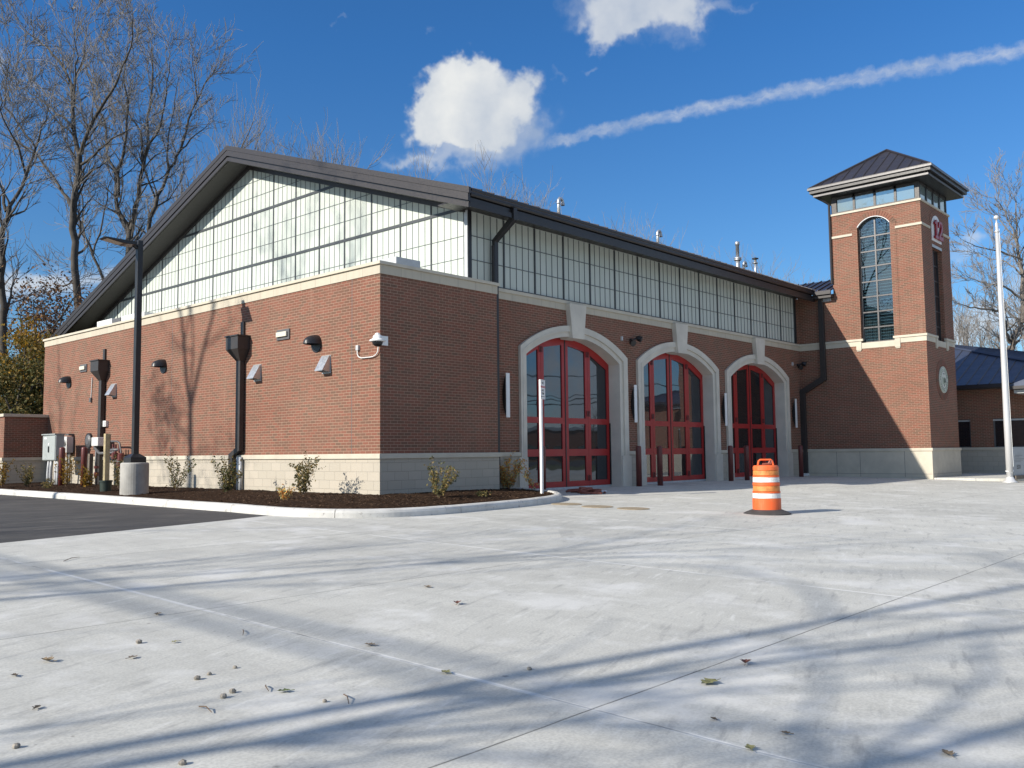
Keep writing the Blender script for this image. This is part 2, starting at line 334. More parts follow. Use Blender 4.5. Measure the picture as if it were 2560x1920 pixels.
# ------------------------------------------------------------------ mesh helpers
class MB:
    def __init__(s): s.v = []; s.f = []; s.sm = False
    def quad(s, *pts):
        i = len(s.v); s.v += [tuple(p) for p in pts]; s.f.append(tuple(range(i, i + len(pts)))); return s
    def box(s, x0, x1, y0, y1, z0, z1):
        i = len(s.v)
        s.v += [(x0, y0, z0), (x1, y0, z0), (x1, y1, z0), (x0, y1, z0), (x0, y0, z1), (x1, y0, z1), (x1, y1, z1), (x0, y1, z1)]
        s.f += [(i, i+3, i+2, i+1), (i+4, i+5, i+6, i+7), (i, i+1, i+5, i+4), (i+1, i+2, i+6, i+5), (i+2, i+3, i+7, i+6), (i+3, i, i+4, i+7)]
        return s
    def prism(s, poly, axis, a, b):
        """poly: 2D points; axis 'x': (y,z), 'y': (x,z), 'z': (x,y)"""
        def P(q, t):
            return {'x': (t, q[0], q[1]), 'y': (q[0], t, q[1]), 'z': (q[0], q[1], t)}[axis]
        n = len(poly); i = len(s.v)
        ar = sum(poly[k][0] * poly[(k+1) % n][1] - poly[(k+1) % n][0] * poly[k][1] for k in range(n))
        flip = (ar < 0) ^ (axis == 'y')
        s.v += [P(q, a) for q in poly] + [P(q, b) for q in poly]
        lo = list(range(i, i + n)); hi = list(range(i + n, i + 2 * n))
        if not flip: lo = lo[::-1]
        else: hi = hi[::-1]
        s.f += [tuple(lo), tuple(hi)]
        for k in range(n):
            q = (i + k, i + (k + 1) % n, i + n + (k + 1) % n, i + n + k)
            s.f.append(q if not flip else q[::-1])
        return s
    def tube(s, pts, rad, n=8, cap=True):
        pts = [Vector(p) for p in pts]; m = len(pts)
        if not hasattr(rad, '__len__'): rad = [rad] * m
        i0 = len(s.v); up = None
        for k, p in enumerate(pts):
            d = (pts[min(k + 1, m - 1)] - pts[max(k - 1, 0)])
            d = d.normalized() if d.length > 1e-9 else Vector((0, 0, 1))
            if up is None: up = Vector((1, 0, 0)) if abs(d.x) < .8 else Vector((0, 1, 0))
            a = (up - d * up.dot(d)); a = a.normalized() if a.length > 1e-6 else d.orthogonal().normalized()
            up = a; b = d.cross(a)
            for j in range(n):
                t = 2 * PI * j / n
                q = p + (a * math.cos(t) + b * math.sin(t)) * rad[k]; s.v.append((q.x, q.y, q.z))
        for k in range(m - 1):
            for j in range(n):
                A = i0 + k * n + j; B = i0 + k * n + (j + 1) % n
                s.f.append((A, B, B + n, A + n))
        if cap:
            s.f.append(tuple(range(i0, i0 + n))[::-1]); s.f.append(tuple(range(i0 + (m - 1) * n, i0 + m * n)))
        return s
    def lathe(s, prof, c, n=24, cap=True):
        """prof: (r,z) bottom to top, about vertical axis through c"""
        i0 = len(s.v); m = len(prof)
        for r, z in prof:
            for j in range(n):
                t = 2 * PI * j / n; s.v.append((c[0] + r * math.cos(t), c[1] + r * math.sin(t), c[2] + z))
        for k in range(m - 1):
            for j in range(n):
                A = i0 + k * n + j; B = i0 + k * n + (j + 1) % n; s.f.append((A, B, B + n, A + n))
        if cap:
            s.f.append(tuple(range(i0, i0 + n))[::-1]); s.f.append(tuple(range(i0 + (m - 1) * n, i0 + m * n)))
        return s
    def build(s, name, mat, parent=None, smooth=False, bevel=0.0):
        off = ROOT.get(parent.name, Vector((0, 0, 0))) if parent else Vector((0, 0, 0))
        me = bpy.data.meshes.new(name)
        me.from_pydata([(v[0] - off.x, v[1] - off.y, v[2] - off.z) for v in s.v], [], s.f)
        me.validate(); me.update()
        me.materials.append(M[mat] if isinstance(mat, str) else mat)
        if smooth: me.polygons.foreach_set('use_smooth', [True] * len(me.polygons))
        o = bpy.data.objects.new(name, me); COL.objects.link(o)
        if parent: o.parent = parent; ROOT[o.name] = off
        if bevel:
            b = o.modifiers.new('edge', 'BEVEL'); b.width = bevel; b.segments = 2; b.limit_method = 'ANGLE'; b.angle_limit = R_(40)
        return o
def islands(mb):
    par = list(range(len(mb.v)))
    def fd(a):
        while par[a] != a: par[a] = par[par[a]]; a = par[a]
        return a
    for f in mb.f:
        for k in f[1:]: par[fd(k)] = fd(f[0])
    gr = {}
    for f in mb.f: gr.setdefault(fd(f[0]), []).append(f)
    out = []
    for fs_ in gr.values():
        m = MB(); mp = {}
        for f in fs_:
            for k in f:
                if k not in mp: mp[k] = len(m.v); m.v.append(mb.v[k])
            m.f.append(tuple(mp[k] for k in f))
        out.append(m)
    return out
def build_each(mb, name, mat, parent=None, **k): return [m.build(name, mat, parent, **k) for m in islands(mb)]
ROOT = {}
def tag(o, label=None, cat=None, group=None, kind=None):
    for k, v in (('label', label), ('category', cat), ('group', group), ('kind', kind)):
        if v: o[k] = v
    return o
def thing(name, loc, label, cat, group=None):
    o = bpy.data.objects.new(name, None); COL.objects.link(o); o.location = loc
    o.empty_display_size = .3; ROOT[o.name] = Vector(loc)
    return tag(o, label, cat, group)
def dup(root, delta, label):
    def cp(o, par):
        c = o.copy(); COL.objects.link(c)
        if par: c.parent = par
        for ch in list(o.children): cp(ch, c)
        return c
    c = cp(root, None); c.location = root.location + Vector(delta); c['label'] = label; return c
def struct(name, mb, mat, **k): return tag(mb.build(name, mat, **k), kind='structure')
def text_mesh(body, size, extrude=.004, offset=0.0, spacing=1.0):
    cu = bpy.data.curves.new('lettering', 'FONT'); cu.body = body; cu.size = size; cu.extrude = extrude
    cu.align_x = 'CENTER'; cu.align_y = 'CENTER'; cu.offset = offset; cu.space_character = spacing
    o = bpy.data.objects.new('lettering', cu); COL.objects.link(o)
    dg = bpy.context.evaluated_depsgraph_get(); me = bpy.data.meshes.new_from_object(o.evaluated_get(dg))
    bpy.data.objects.remove(o); bpy.data.curves.remove(cu); return me
def text_part(name, body, size, mat, parent, origin, xdir, ydir, extrude=.004, offset=0.0):
    me = text_mesh(body, size, extrude, offset); me.name = name
    x = Vector(xdir).normalized(); y = Vector(ydir).normalized(); z = x.cross(y)
    mt = Matrix((x, y, z)).transposed().to_4x4(); mt.translation = Vector(origin) - ROOT[parent.name]
    me.transform(mt); me.materials.clear(); me.materials.append(M[mat])
    o = bpy.data.objects.new(name, me); COL.objects.link(o); o.parent = parent; ROOT[o.name] = ROOT[parent.name]; return o
def arcpts(x0, x1, zs, zt, n=20):
    h = (x1 - x0) / 2; sag = zt - zs; r = (h * h + sag * sag) / (2 * sag); cx = (x0 + x1) / 2; cz = zt - r
    a = math.asin(min(1, h / r)); return [(cx + r * math.sin(t), cz + r * math.cos(t)) for t in [-a + 2 * a * k / n for k in range(n + 1)]]

# ------------------------------------------------------------------ light and sky
SUN = Vector((1, -.28, -.53)).normalized()
sl = bpy.data.lights.new('sun', 'SUN'); so = bpy.data.objects.new('sun', sl); COL.objects.link(so)
sl.energy = 5.0; sl.angle = R_(.53); sl.color = (1.0, .93, .82)
so.rotation_euler = SUN.to_track_quat('-Z', 'Y').to_euler(); so.location = (-40, 11, 30)
w = bpy.data.worlds.new('World'); S.world = w; w.use_nodes = True
nt = NT(w.node_tree); bg = nt.n['Background']
sky = nt.n.new('ShaderNodeTexSky'); sky.sky_type = 'NISHITA'; sky.sun_disc = False
sky.sun_elevation = math.asin(-SUN.z); sky.sun_rotation = math.atan2(-SUN.x, -SUN.y)
sky.altitude = 100; sky.air_density = 1.0; sky.dust_density = .25; sky.ozone_density = 2.6
bg.inputs['Strength'].default_value = .085
dr = nt.vm('NORMALIZE', nt.n.new('ShaderNodeTexCoord').outputs['Generated'])
cr, cu_, cf = [Vector((RM[0][i], RM[1][i], RM[2][i])) for i in range(3)]
a_ = nt.vm('DOT_PRODUCT', dr, tuple(cr)); b_ = nt.vm('DOT_PRODUCT', dr, tuple(cu_)); c_ = nt.vm('DOT_PRODUCT', dr, tuple(-cf))
front = nt.m('GREATER_THAN', c_, .15); cs = nt.m('MAXIMUM', c_, .15)
U = nt.m('DIVIDE', a_, cs); V = nt.m('DIVIDE', b_, cs)
n1 = nt.noise(dr, 7.0, 7.0, .58); n2 = nt.noise(dr, 22.0, 6.0, .6); n3 = nt.noise(dr, 60.0, 5.0, .6)
P2 = nt.comb(U, V, 0.0)
def wsum(off):
    """billowing offset of the picture-plane direction"""
    o = None
    for sc_, am in ((16.0, .019), (38.0, .021), (95.0, .010)):
        n = nt.m('MULTIPLY', nt.m('SUBTRACT', nt.noise(nt.vm('ADD', dr, off), sc_, 3.0, .5), .5), am * 2.0)
        o = n if o is None else nt.m('ADD', o, n)
    return o
WU = nt.m('ADD', U, wsum((0.0, 0.0, 0.0))); WV = nt.m('ADD', V, wsum((3.7, 1.9, 8.3)))
def blobs(lst, k=1.15, u=None, v=None):
    tot = 0.0
    u = u or WU; v = v or WV
    for x, y, rx, ry in lst:
        du = nt.m('DIVIDE', nt.m('SUBTRACT', u, (x - CX) / F), rx / F); dv = nt.m('DIVIDE', nt.m('SUBTRACT', v, (CY - y) / F), ry / F)
        e = nt.m('EXPONENT', nt.m('MULTIPLY', nt.m('ADD', nt.m('MULTIPLY', du, du), nt.m('MULTIPLY', dv, dv)), -k))
        tot = nt.m('ADD', tot, e)
    return tot
nz = nt.m('ADD', nt.m('MULTIPLY', nt.m('SUBTRACT', n1, .5), .3), nt.m('ADD', nt.m('MULTIPLY', nt.m('SUBTRACT', n2, .5), .55), nt.m('MULTIPLY', nt.m('SUBTRACT', n3, .5), .35)))
f1 = blobs([(1072, 282, 52, 60), (1110, 230, 74, 72), (1192, 178, 58, 56), (1305, 212, 44, 48), (1190, 270, 130, 92), (1135, 330, 105, 62), (1285, 262, 66, 62), (1220, 340, 100, 55)])
# crisp sunlit rim up-left, torn soft base down-right
soft = nt.rng(nt.m('SUBTRACT', nt.m('MULTIPLY', nt.m('SUBTRACT', U, (1190 - CX) / F), .9), nt.m('SUBTRACT', V, (CY - 260) / F)), -.04, .085, 0, 1)
m1 = nt.rng(nt.m('ADD', f1, nt.m('MULTIPLY', nz, nt.m('ADD', .40, nt.m('MULTIPLY', soft, .75)))), .30, nt.m('ADD', .92, nt.m('MULTIPLY', soft, .95)), 0, 1, True)
f1b = blobs([(1250, 350, 115, 58), (1150, 385, 110, 45), (1030, 408, 90, 20), (1320, 300, 50, 60)])
m1b = nt.rng(nt.m('ADD', f1b, nt.m('MULTIPLY', nz, .8)), .08, 1.9, 0, .8, True)
f2 = blobs([(1500, 15, 85, 70), (1630, 0, 125, 62), (1500, 88, 42, 36), (1715, 30, 52, 62), (1590, 45, 60, 40)])
m2 = nt.rng(nt.m('ADD', f2, nt.m('MULTIPLY', nz, 1.1)), .22, 1.25, 0, .88, True)
f2b = blobs([(1440, 10, 70, 60), (1700, 70, 90, 60), (1550, 70, 90, 50), (1790, 15, 80, 30)])
m2b = nt.rng(nt.m('ADD', f2b, nt.m('MULTIPLY', nz, 1.6)), .35, 1.7, 0, .45, True)
f3 = blobs([(2430, 600, 45, 32), (2355, 640, 60, 30), (2500, 800, 170, 50), (2400, 850, 120, 45), (2560, 690, 70, 60), (200, 708, 110, 34), (90, 722, 80, 38), (310, 690, 70, 30), (2, 135, 20, 32), (10, 705, 70, 44)])
m3 = nt.rng(nt.m('ADD', f3, nt.m('MULTIPLY', nz, 1.2)), .15, 1.6, 0, .78, True)
f4 = blobs([(848, 62, 26, 12), (1085, 85, 45, 16), (1830, 20, 70, 18), (1400, 190, 32, 20), (1480, 160, 40, 16)])
m4 = nt.rng(nt.m('ADD', f4, nt.m('MULTIPLY', nz, 1.8)), .50, 1.7, 0, .38, True)
# contrail
p0, p1 = Vector((1330, 366)), Vector((2560, 126)); dd = (p1 - p0).normalized()
al = nt.m('ADD', nt.m('MULTIPLY', nt.m('SUBTRACT', U, (p0.x - CX) / F), dd.x), nt.m('MULTIPLY', nt.m('SUBTRACT', V, (CY - p0.y) / F), -dd.y))
pe = nt.m('ADD', nt.m('MULTIPLY', nt.m('SUBTRACT', U, (p0.x - CX) / F), dd.y), nt.m('MULTIPLY', nt.m('SUBTRACT', V, (CY - p0.y) / F), dd.x))
pe = nt.m('ADD', pe, nt.m('MULTIPLY', nt.m('MULTIPLY', al, nt.m('SUBTRACT', al, .56)), .055))
tc2 = nt.comb(al, pe, 0.0)
pe = nt.m('ADD', pe, nt.m('MULTIPLY', nt.m('SUBTRACT', nt.noise(tc2, 34.0, 4.0, .55), .5), .020))
pe = nt.m('ADD', pe, nt.m('MULTIPLY', nt.m('SUBTRACT', nt.noise(tc2, 110.0, 3.0, .55), .5), .008))
wd = nt.rng(al, 0, .56, .0072, .0112)
q_ = nt.m('DIVIDE', pe, wd)
core = nt.m('MULTIPLY', nt.rng(q_, -1.15, .05, 0, 1, True), nt.rng(q_, .3, 1.25, 1, 0, True))
brk = nt.rng(nt.noise(nt.comb(nt.m('MULTIPLY', al, .7), nt.m('MULTIPLY', pe, 1.6), 0.0), 60.0, 5.0, .6), .28, .74, .12, .62)
m5 = nt.m('MULTIPLY', core, nt.m('MULTIPLY', nt.rng(al, -.01, .03, 0, 1), brk))
back = nt.rng(nt.m('ADD', n1, nt.m('MULTIPLY', n2, .35)), .60, .80, 0, .9, True)
mask = nt.m('MAXIMUM', nt.m('MAXIMUM', m1, m1b), nt.m('MAXIMUM', nt.m('MAXIMUM', nt.m('MAXIMUM', m2, m2b), m3), nt.m('MAXIMUM', m4, m5)))
mask = nt.m('ADD', nt.m('MULTIPLY', mask, front), nt.m('MULTIPLY', back, nt.rng(c_, .55, .68, 1, 0)), clamp=True)
# relief: density seen a little towards the sun minus density here
lo_ = tuple((-cr * .030 + cu_ * .026))
def dens(off):
    v_ = nt.vm('ADD', dr, off); return nt.m('ADD', nt.noise(v_, 13.0, 4.0, .5), nt.m('MULTIPLY', nt.noise(v_, 34.0, 4.0, .55), .5))
rel = nt.m('SUBTRACT', dens((0.0, 0.0, 0.0)), dens(lo_))
near = nt.m('EXPONENT', nt.m('MULTIPLY', nt.m('ADD', nt.m('POWER', nt.m('SUBTRACT', U, (1200 - CX) / F), 2.0), nt.m('POWER', nt.m('SUBTRACT', V, (CY - 270) / F), 2.0)), -60.0))
soft = nt.m('MULTIPLY', soft, near)
lit = nt.m('SUBTRACT', nt.m('ADD', .62, nt.m('MULTIPLY', rel, 1.0)), nt.m('MULTIPLY', soft, .50))
lit = nt.m('ADD', lit, nt.m('MULTIPLY', nt.rng(f1, .5, 1.6, 0, 1), .22))
ccol = nt.mix(nt.rng(lit, .05, .95, 0, 1), (4.0, 4.7, 5.8), (7.5, 7.65, 7.65))
# deepen and saturate the clear sky a little (the air of a cold dry day)
elev = nt.rng(nt.sep(dr)[2], .02, .42, 0, 1)
skyc = nt.mix(1.0, sky.outputs['Color'], nt.mix(elev, (.64, .90, 1.09), (.37, .87, 1.34)), 'MULTIPLY')
nt.l.new(nt.mix(mask, skyc, ccol), bg.inputs['Color'])

S.view_settings.view_transform = 'Standard'; S.view_settings.look = 'None'
S.view_settings.exposure = 0.36; S.view_settings.gamma = 1.0
S.cycles.max_bounces = 6; S.cycles.transparent_max_bounces = 10

# ------------------------------------------------------------------ ground
def sheet(poly, dz):
    """flat sheet following the apron's fall: polygon split at y=0 and y=-40"""
    def clip(pl, y, keep_above):
        out = []
        for i in range(len(pl)):
            a, b = pl[i], pl[(i + 1) % len(pl)]
            ina = (a[1] >= y) == keep_above; inb = (b[1] >= y) == keep_above
            if ina: out.append(a)
            if ina != inb:
                t = (y - a[1]) / (b[1] - a[1]); out.append((a[0] + t * (b[0] - a[0]), y))
        return out
    mb = MB()
    up = clip(poly, 0, True); lo = clip(poly, 0, False); mid = clip(lo, -40, True) if lo else []; far = clip(lo, -40, False) if lo else []
    for pl in (up, mid, far):
        if len(pl) >= 3: mb.quad(*[(x, y, GZ(y) + dz) for x, y in pl])
    return mb
struct('ground', sheet([(-900, -900), (900, -900), (900, 900), (-900, 900)], -.012), 'grass')
struct('concrete_apron', sheet([(-60, -60), (60, -60), (60, .9), (29.9, .9), (29.9, 2), (-3.5, 2), (-3.5, -1.2), (-4.65, -1.55), (-8.5, -2.5), (-60, -15.4)], 0.0), 'concrete')
struct('asphalt_drive', sheet([(-60, -15.4), (-8.5, -2.5), (-4.65, -1.55), (-3.45, -1.25), (-3.3, 2), (-3.3, 60), (-40, 60), (-60, 20)], -.004), 'asphalt')
struct('street', sheet([(-200, -90), (200, -90), (200, -62), (-200, -62)], .004), 'asphalt')

kerb_path = [(-3.15, 30.0), (-3.28, 14.0), (-3.42, 7.6), (-3.60, 2.7), (-3.66, 0.0), (-3.60, -1.0), (-3.42, -1.85), (-3.0, -2.6), (-2.45, -3.03), (-1.75, -3.24), (-.7, -3.28), (1.15, -3.10), (2.6, -2.78), (3.5, -2.35), (4.25, -1.65), (4.75, -.8), (4.98, .1), (5.02, .42)]
def smooth_path(p, sub=6):
    out = []
    for i in range(len(p) - 1):
        a = p[max(0, i - 1)]; b = p[i]; c = p[i + 1]; d = p[min(len(p) - 1, i + 2)]
        for k in range(sub):
            t = k / sub
            out.append(tuple(.5 * (2 * b[j] + (c[j] - a[j]) * t + (2 * a[j] - 5 * b[j] + 4 * c[j] - d[j]) * t * t + (3 * b[j] - a[j] - 3 * c[j] + d[j]) * t ** 3) for j in (0, 1)))
    out.append(p[-1]); return out
KP = smooth_path(kerb_path)
def offset_path(p, d):
    out = []
    for i in range(len(p)):
        a = p[max(0, i - 1)]; b = p[min(len(p) - 1, i + 1)]
        t = Vector((b[0] - a[0], b[1] - a[1])).normalized(); out.append((p[i][0] - t.y * d, p[i][1] + t.x * d))
    return out
KW = .19
def kerb():
    mb = MB(); prof = [(0, -.1), (0.008, .085), (.03, .125), (.07, .145), (KW - .03, .15), (KW, .13), (KW, -.1)]
    offs = [offset_path(KP, u) for u, _ in prof]
    L = 0; last = 0; segs = []; cur = [0]
    for i in range(1, len(KP)):
        L += math.dist(KP[i], KP[i - 1]); cur.append(i)
        if L - last > 2.6: segs.append(cur); cur = [i]; last = L
    if len(cur) > 1: segs.append(cur)
    for sg in segs:
        i0 = len(mb.v); n = len(prof)
        for q, i in enumerate(sg):
            for j, (u, z) in enumerate(prof):
                x, y = offs[j][i]
                # small gap at each joint
                if q in (0, len(sg) - 1):
                    k = sg[1] if q == 0 else sg[-2]; tx, ty = offs[j][k]; dl = max(1e-6, math.dist((x, y), (tx, ty)))
                    x += (tx - x) / dl * .006; y += (ty - y) / dl * .006
                wob = .004 * mnoise.noise(Vector((x * 2, y * 2, j)))
                mb.v.append((x, y, GZ(y) + z + wob))
        for q in range(len(sg) - 1):
            for j in range(n - 1):
                A = i0 + q * n + j; mb.f.append((A, A + n, A + n + 1, A + 1))
        mb.f.append(tuple(range(i0, i0 + n))); e = i0 + (len(sg) - 1) * n; mb.f.append(tuple(range(e, e + n))[::-1])
    return mb
struct('kerb', kerb(), 'kerb', smooth=False)
KI = offset_path(KP, KW - .004)
def inside(x, y, pl):
    c = False; j = len(pl) - 1
    for i in range(len(pl)):
        if (pl[i][1] > y) != (pl[j][1] > y) and x < (pl[j][0] - pl[i][0]) * (y - pl[i][1]) / (pl[j][1] - pl[i][1]) + pl[i][0]: c = not c
        j = i
    return c
def MZ(x, y):
    """mulch surface height"""
    d = min(math.dist((x, y), q) for q in KI[::2])
    z = GZ(y) + .115 + min(1.0, d / 1.6) * (.06 + .01 * max(0, -y))
    return z + .022 * mnoise.noise(Vector((x * 1.6, y * 1.6, 0))) + .014 * mnoise.noise(Vector((x * 7, y * 7, 3))) + .010 * mnoise.noise(Vector((x * 21, y * 21, 5)))
def mulch():
    mb = MB(); st = .085; pl = KI + [(5.0, .5), (-.05, .5), (-.05, 30)]
    idx = {}
    nx = int(9 / st); ny = int(33.5 / st)
    for j in range(ny + 1):
        y = -3.3 + j * st
        for i in range(nx + 1):
            x = -3.7 + i * st
            if y > 1.2 and x > .06: continue
            if y > 20 and (j % 3): continue
            if inside(x, y, pl) or inside(x + st, y, pl) or inside(x - st, y, pl) or inside(x, y + st, pl) or inside(x, y - st, pl):
                if not inside(x, y, pl): # snap to the kerb's inner edge
                    q = min(KI + [(-.04, y), (x, .45)], key=lambda t: math.dist(t, (x, y))); px, py = q
                else: px, py = x, y
                idx[(i, j)] = len(mb.v); mb.v.append((px, py, MZ(px, py)))
    for (i, j), a in idx.items():
        q = [(i + 1, j), (i + 1, j + 1), (i, j + 1)]
        if all(t in idx for t in q): mb.f.append((a, idx[q[0]], idx[q[1]], idx[q[2]]))
    mb.quad((-3.6, 20, -.98), (0, 20, -.95), (0, 30, -.95), (-3.2, 30, -.98))
    return mb
struct('mulch_bed', mulch(), 'mulch')
# bark chips, uncountable
def chips():
    mb = MB(); r = random.Random(5); pl = KI + [(5.0, .4), (-.02, .4), (-.02, 20)]
    n = 0
    while n < 5200:
        x = r.uniform(-3.7, 5); y = r.uniform(-3.3, 15) if r.random() < .6 else r.uniform(-3.3, 2)
        if not inside(x, y, pl) or (x > 0 and y > 0.35): continue
        z = MZ(x, y) + .006; a = r.uniform(0, PI); l = r.uniform(.012, .045); wd = r.uniform(.004, .012); t = r.uniform(-.3, .3)
        ux, uy = math.cos(a), math.sin(a)
        mb.quad((x - ux * l - uy * wd, y - uy * l + ux * wd, z - t * l), (x + ux * l - uy * wd, y + uy * l + ux * wd, z + t * l), (x + ux * l + uy * wd, y + uy * l - ux * wd, z + t * l), (x - ux * l + uy * wd, y - uy * l - ux * wd, z - t * l + .004)); n += 1
    return mb
M['chip'] = leafm('bark_chip', [(.045, .024, .014), (.08, .045, .025), (.02, .012, .008), (.14, .085, .05)], 0.0)
tag(chips().build('bark_chips', 'chip'), 'dark brown bark chips scattered over the planting bed', 'bark chips', kind='stuff')

# ------------------------------------------------------------------ apparatus bay building
fs = thing('fire_station', (0, 0, -1.08), 'long red brick garage hall with a wide gabled roof and three arched red doors', 'building')
XT = 22.726; YF = .42; YE = 19.35
wing_wall = MB().box(0, 3.84, 0, YE, 0, 4.064).build('wall', 'brick', fs)
mb = MB(); mb.box(-.022, 3.862, -.022, YE + .02, -1.6, -.11); build_each(mb, 'base', 'cmu', fs)
mb = MB(); mb.prism([(-.06, -.11), (-.06, -.012), (-.045, 0), (.3, 0), (.3, -.11)], 'y', -.06, YE + .05)
mb.prism([(-.06, -.11), (-.06, -.012), (-.045, 0), (.3, 0), (.3, -.11)], 'x', .3, 3.90); build_each(mb, 'base_cap', 'cast', fs)
mb = MB(); mb.box(-.018, 3.858, -.018, YE + .018, 4.064, 4.272); mb.build('frieze', 'castj', fs)
mb = MB(); mb.box(-.065, 3.90, -.065, .42, 4.275, 4.348); mb.box(-.065, .42, .42, YE + .065, 4.275, 4.348); mb.build('coping', 'cast', fs, bevel=.006)
MB().box(.42, 3.3, .42, YE, 4.2, 4.3).build('flat_roof', 'zinc', fs)
# front wall with three arched openings
ARCH = [(5.405, 9.75, 5.13, 10.13), (11.07, 15.42, 10.70, 15.80), (16.735, 21.08, 16.36, 21.46)]
ZS_I, ZT_I, ZS_O, ZT_O = 2.67, 3.315, 2.87, 3.635
out = [(3.84, 0.0)]
base_rng = []; x = 3.84
for i0, i1, o0, o1 in ARCH:
    base_rng.append((x, o0)); x = o1
    out += [(o0 + .02, 0.0), (o0 + .02, ZS_O - .02)] + [(a, b - .02) for a, b in arcpts(o0 + .02, o1 - .02, ZS_O, ZT_O, 28)] + [(o1 - .02, ZS_O - .02), (o1 - .02, 0.0)]
base_rng.append((x, XT - .002))
out += [(XT + .2, 0.0), (XT + .2, 4.064), (3.84, 4.064)]
MB().prism(out, 'y', YF, YF + .38).build('wall', 'brick', fs)
mb = MB(); mc = MB()
for a, b in base_rng:
    mb.box(a + .001, b - .001, YF - .03, YF + .38, -1.6, -.11); mc.box(a + .001, b - .001, YF - .07, YF + .2, -.11, 0)
build_each(mb, 'base', 'cmu', fs); build_each(mc, 'base_cap', 'cast', fs, bevel=.006)
mb = MB(); mb.box(3.84, XT - .03, YF - .02, YF + .3, 4.064, 4.25); mb.build('frieze', 'castj', fs)
MB().box(3.84, XT - .002, YF - .06, YF + .3, 4.25, 4.343).build('sill_course', 'cast', fs, bevel=.005)
MB().box(22.33, XT + .2, YF, YF + .3, 4.343, 6.25).build('wall', 'brick', fs)
MB().box(22.33, 22.42, YF - .035, YF + .02, 4.343, 6.25).build('trim_board', 'bronzel', fs)
YD = .79
def U(i0, i1, zs, zt, zb): return [(i0, zb), (i0, zs)] + arcpts(i0, i1, zs, zt, 28)[1:-1] + [(i1, zs), (i1, zb)]
for k, (i0, i1, o0, o1) in enumerate(ARCH):
    m0, m1 = i0 - .15, i1 + .15
    o = U(o0, o1, ZS_O, ZT_O, -1.4); mm = U(m0, m1, ZS_I + .075, ZT_I + .14, -1.4); ii = U(i0, i1, ZS_I, ZT_I, -1.4)
    sur = MB().prism(o + mm[::-1], 'y', YF - .085, YF + .3).build('arch_surround', 'stone', fs)
    MB().prism(mm + ii[::-1], 'y', YF - .045, YD + .02).build('reveal', 'stone', sur)
    mb = MB(); m2 = U(m0 - .045, m1 + .045, ZS_I + .1, ZT_I + .185, -1.4); m3 = U(m0 - .005, m1 + .005, ZS_I + .078, ZT_I + .145, -1.4)
    mb.prism(m2 + m3[::-1], 'y', YF - .098, YF - .05).build('moulding', 'stone', sur)
    cxk = (i0 + i1) / 2
    MB().prism([(cxk - .27, 3.255), (cxk + .27, 3.255), (cxk + .395, 4.262), (cxk - .395, 4.262)], 'y', YF - .165, YF + .3).build('keystone', 'stone', sur, bevel=.008)
    # plinth blocks at the jamb feet
    mb = MB(); mb.box(i1 + .02, o1 + .10, YF - .095, YF + .1, -1.4, -.14); mb.box(o0 - .10, i0 - .02, YF - .095, YF + .1, -1.4, -.14); build_each(mb, 'jamb_block', 'stone', sur, bevel=.006)
    # joints
    mb = MB()
    for zj in (.46, 1.62):
        mb.box(i1 + .001, o1 - .001, YF - .0865, YF - .085, zj, zj + .006); mb.box(o0 + .001, i0 - .001, YF - .0865, YF - .085, zj, zj + .006)
    # ---- folding door of four leaves
    zb = -1.045; W = (i1 - i0) / 4
    h = (i1 - i0) / 2; sag = ZT_I - ZS_I; rr = (h * h + sag * sag) / (2 * sag); czz = ZT_I - rr
    def topz(x, d=0.0): return czz + math.sqrt(max(0, (rr - d) ** 2 - (x - cxk) ** 2))
    hd = MB().prism([(i0 - .05, zb - .3), (i1 + .05, zb - .3), (i1 + .05, ZS_I)] + [(x2, z2 + .05) for x2, z2 in arcpts(i0 - .05, i1 + .05, ZS_I, ZT_I, 24)][::-1] + [(i0 - .05, ZS_I)], 'y', YD + .085, YD + .13).build('bay_door', 'black', fs)
    panes = []
    for q in range(4):
        xa = i0 + q * W + (.018 if q == 2 else .004); xb = i0 + (q + 1) * W - (.018 if q == 1 else .004)
        st = .125; xi, xj = xa + st, xb - st; mb = MB(); y0, y1 = YD, YD + .065
        rails = [(zb + .03, zb + .19), (-.125, .075), (.815, .985)]
        mb.prism([(xa, zb + .03), (xi, zb + .03), (xi, topz(xi, .19)), (xi, topz(xi) - .004), (xa, topz(xa) - .004)], 'y', y0, y1)
        mb.prism([(xj, zb + .03), (xb, zb + .03), (xb, topz(xb) - .004), (xj, topz(xj) - .004)], 'y', y0, y1)
        for z0, z1 in rails: mb.box(xi, xj, y0, y1, z0, z1)
        n = 6; lo = [(xi + (xj - xi) * t / n, 0) for t in range(n + 1)]
        z_a, z_b = topz(xi, .20), topz(xj, .20)
        mb.prism([(xi, z_a), (xj, z_b)] + [(x2, topz(x2) - .004) for x2, _ in lo][::-1], 'y', y0, y1)
        leaf = mb.build('door_leaf', 'red', hd)
        for z0, z1 in ((rails[0][1], rails[1][0]), (rails[1][1], rails[2][0])):
            MB().box(xi - .01, xj + .01, y0 + .03, y0 + .045, z0 - .01, z1 + .01).build('pane', 'doorglass', hd)
        MB().prism([(xi - .01, rails[2][1] - .01), (xj + .01, rails[2][1] - .01), (xj + .01, z_b + .01), (xi - .01, z_a + .01)], 'y', y0 + .03, y0 + .045).build('pane', 'doorglass', hd)
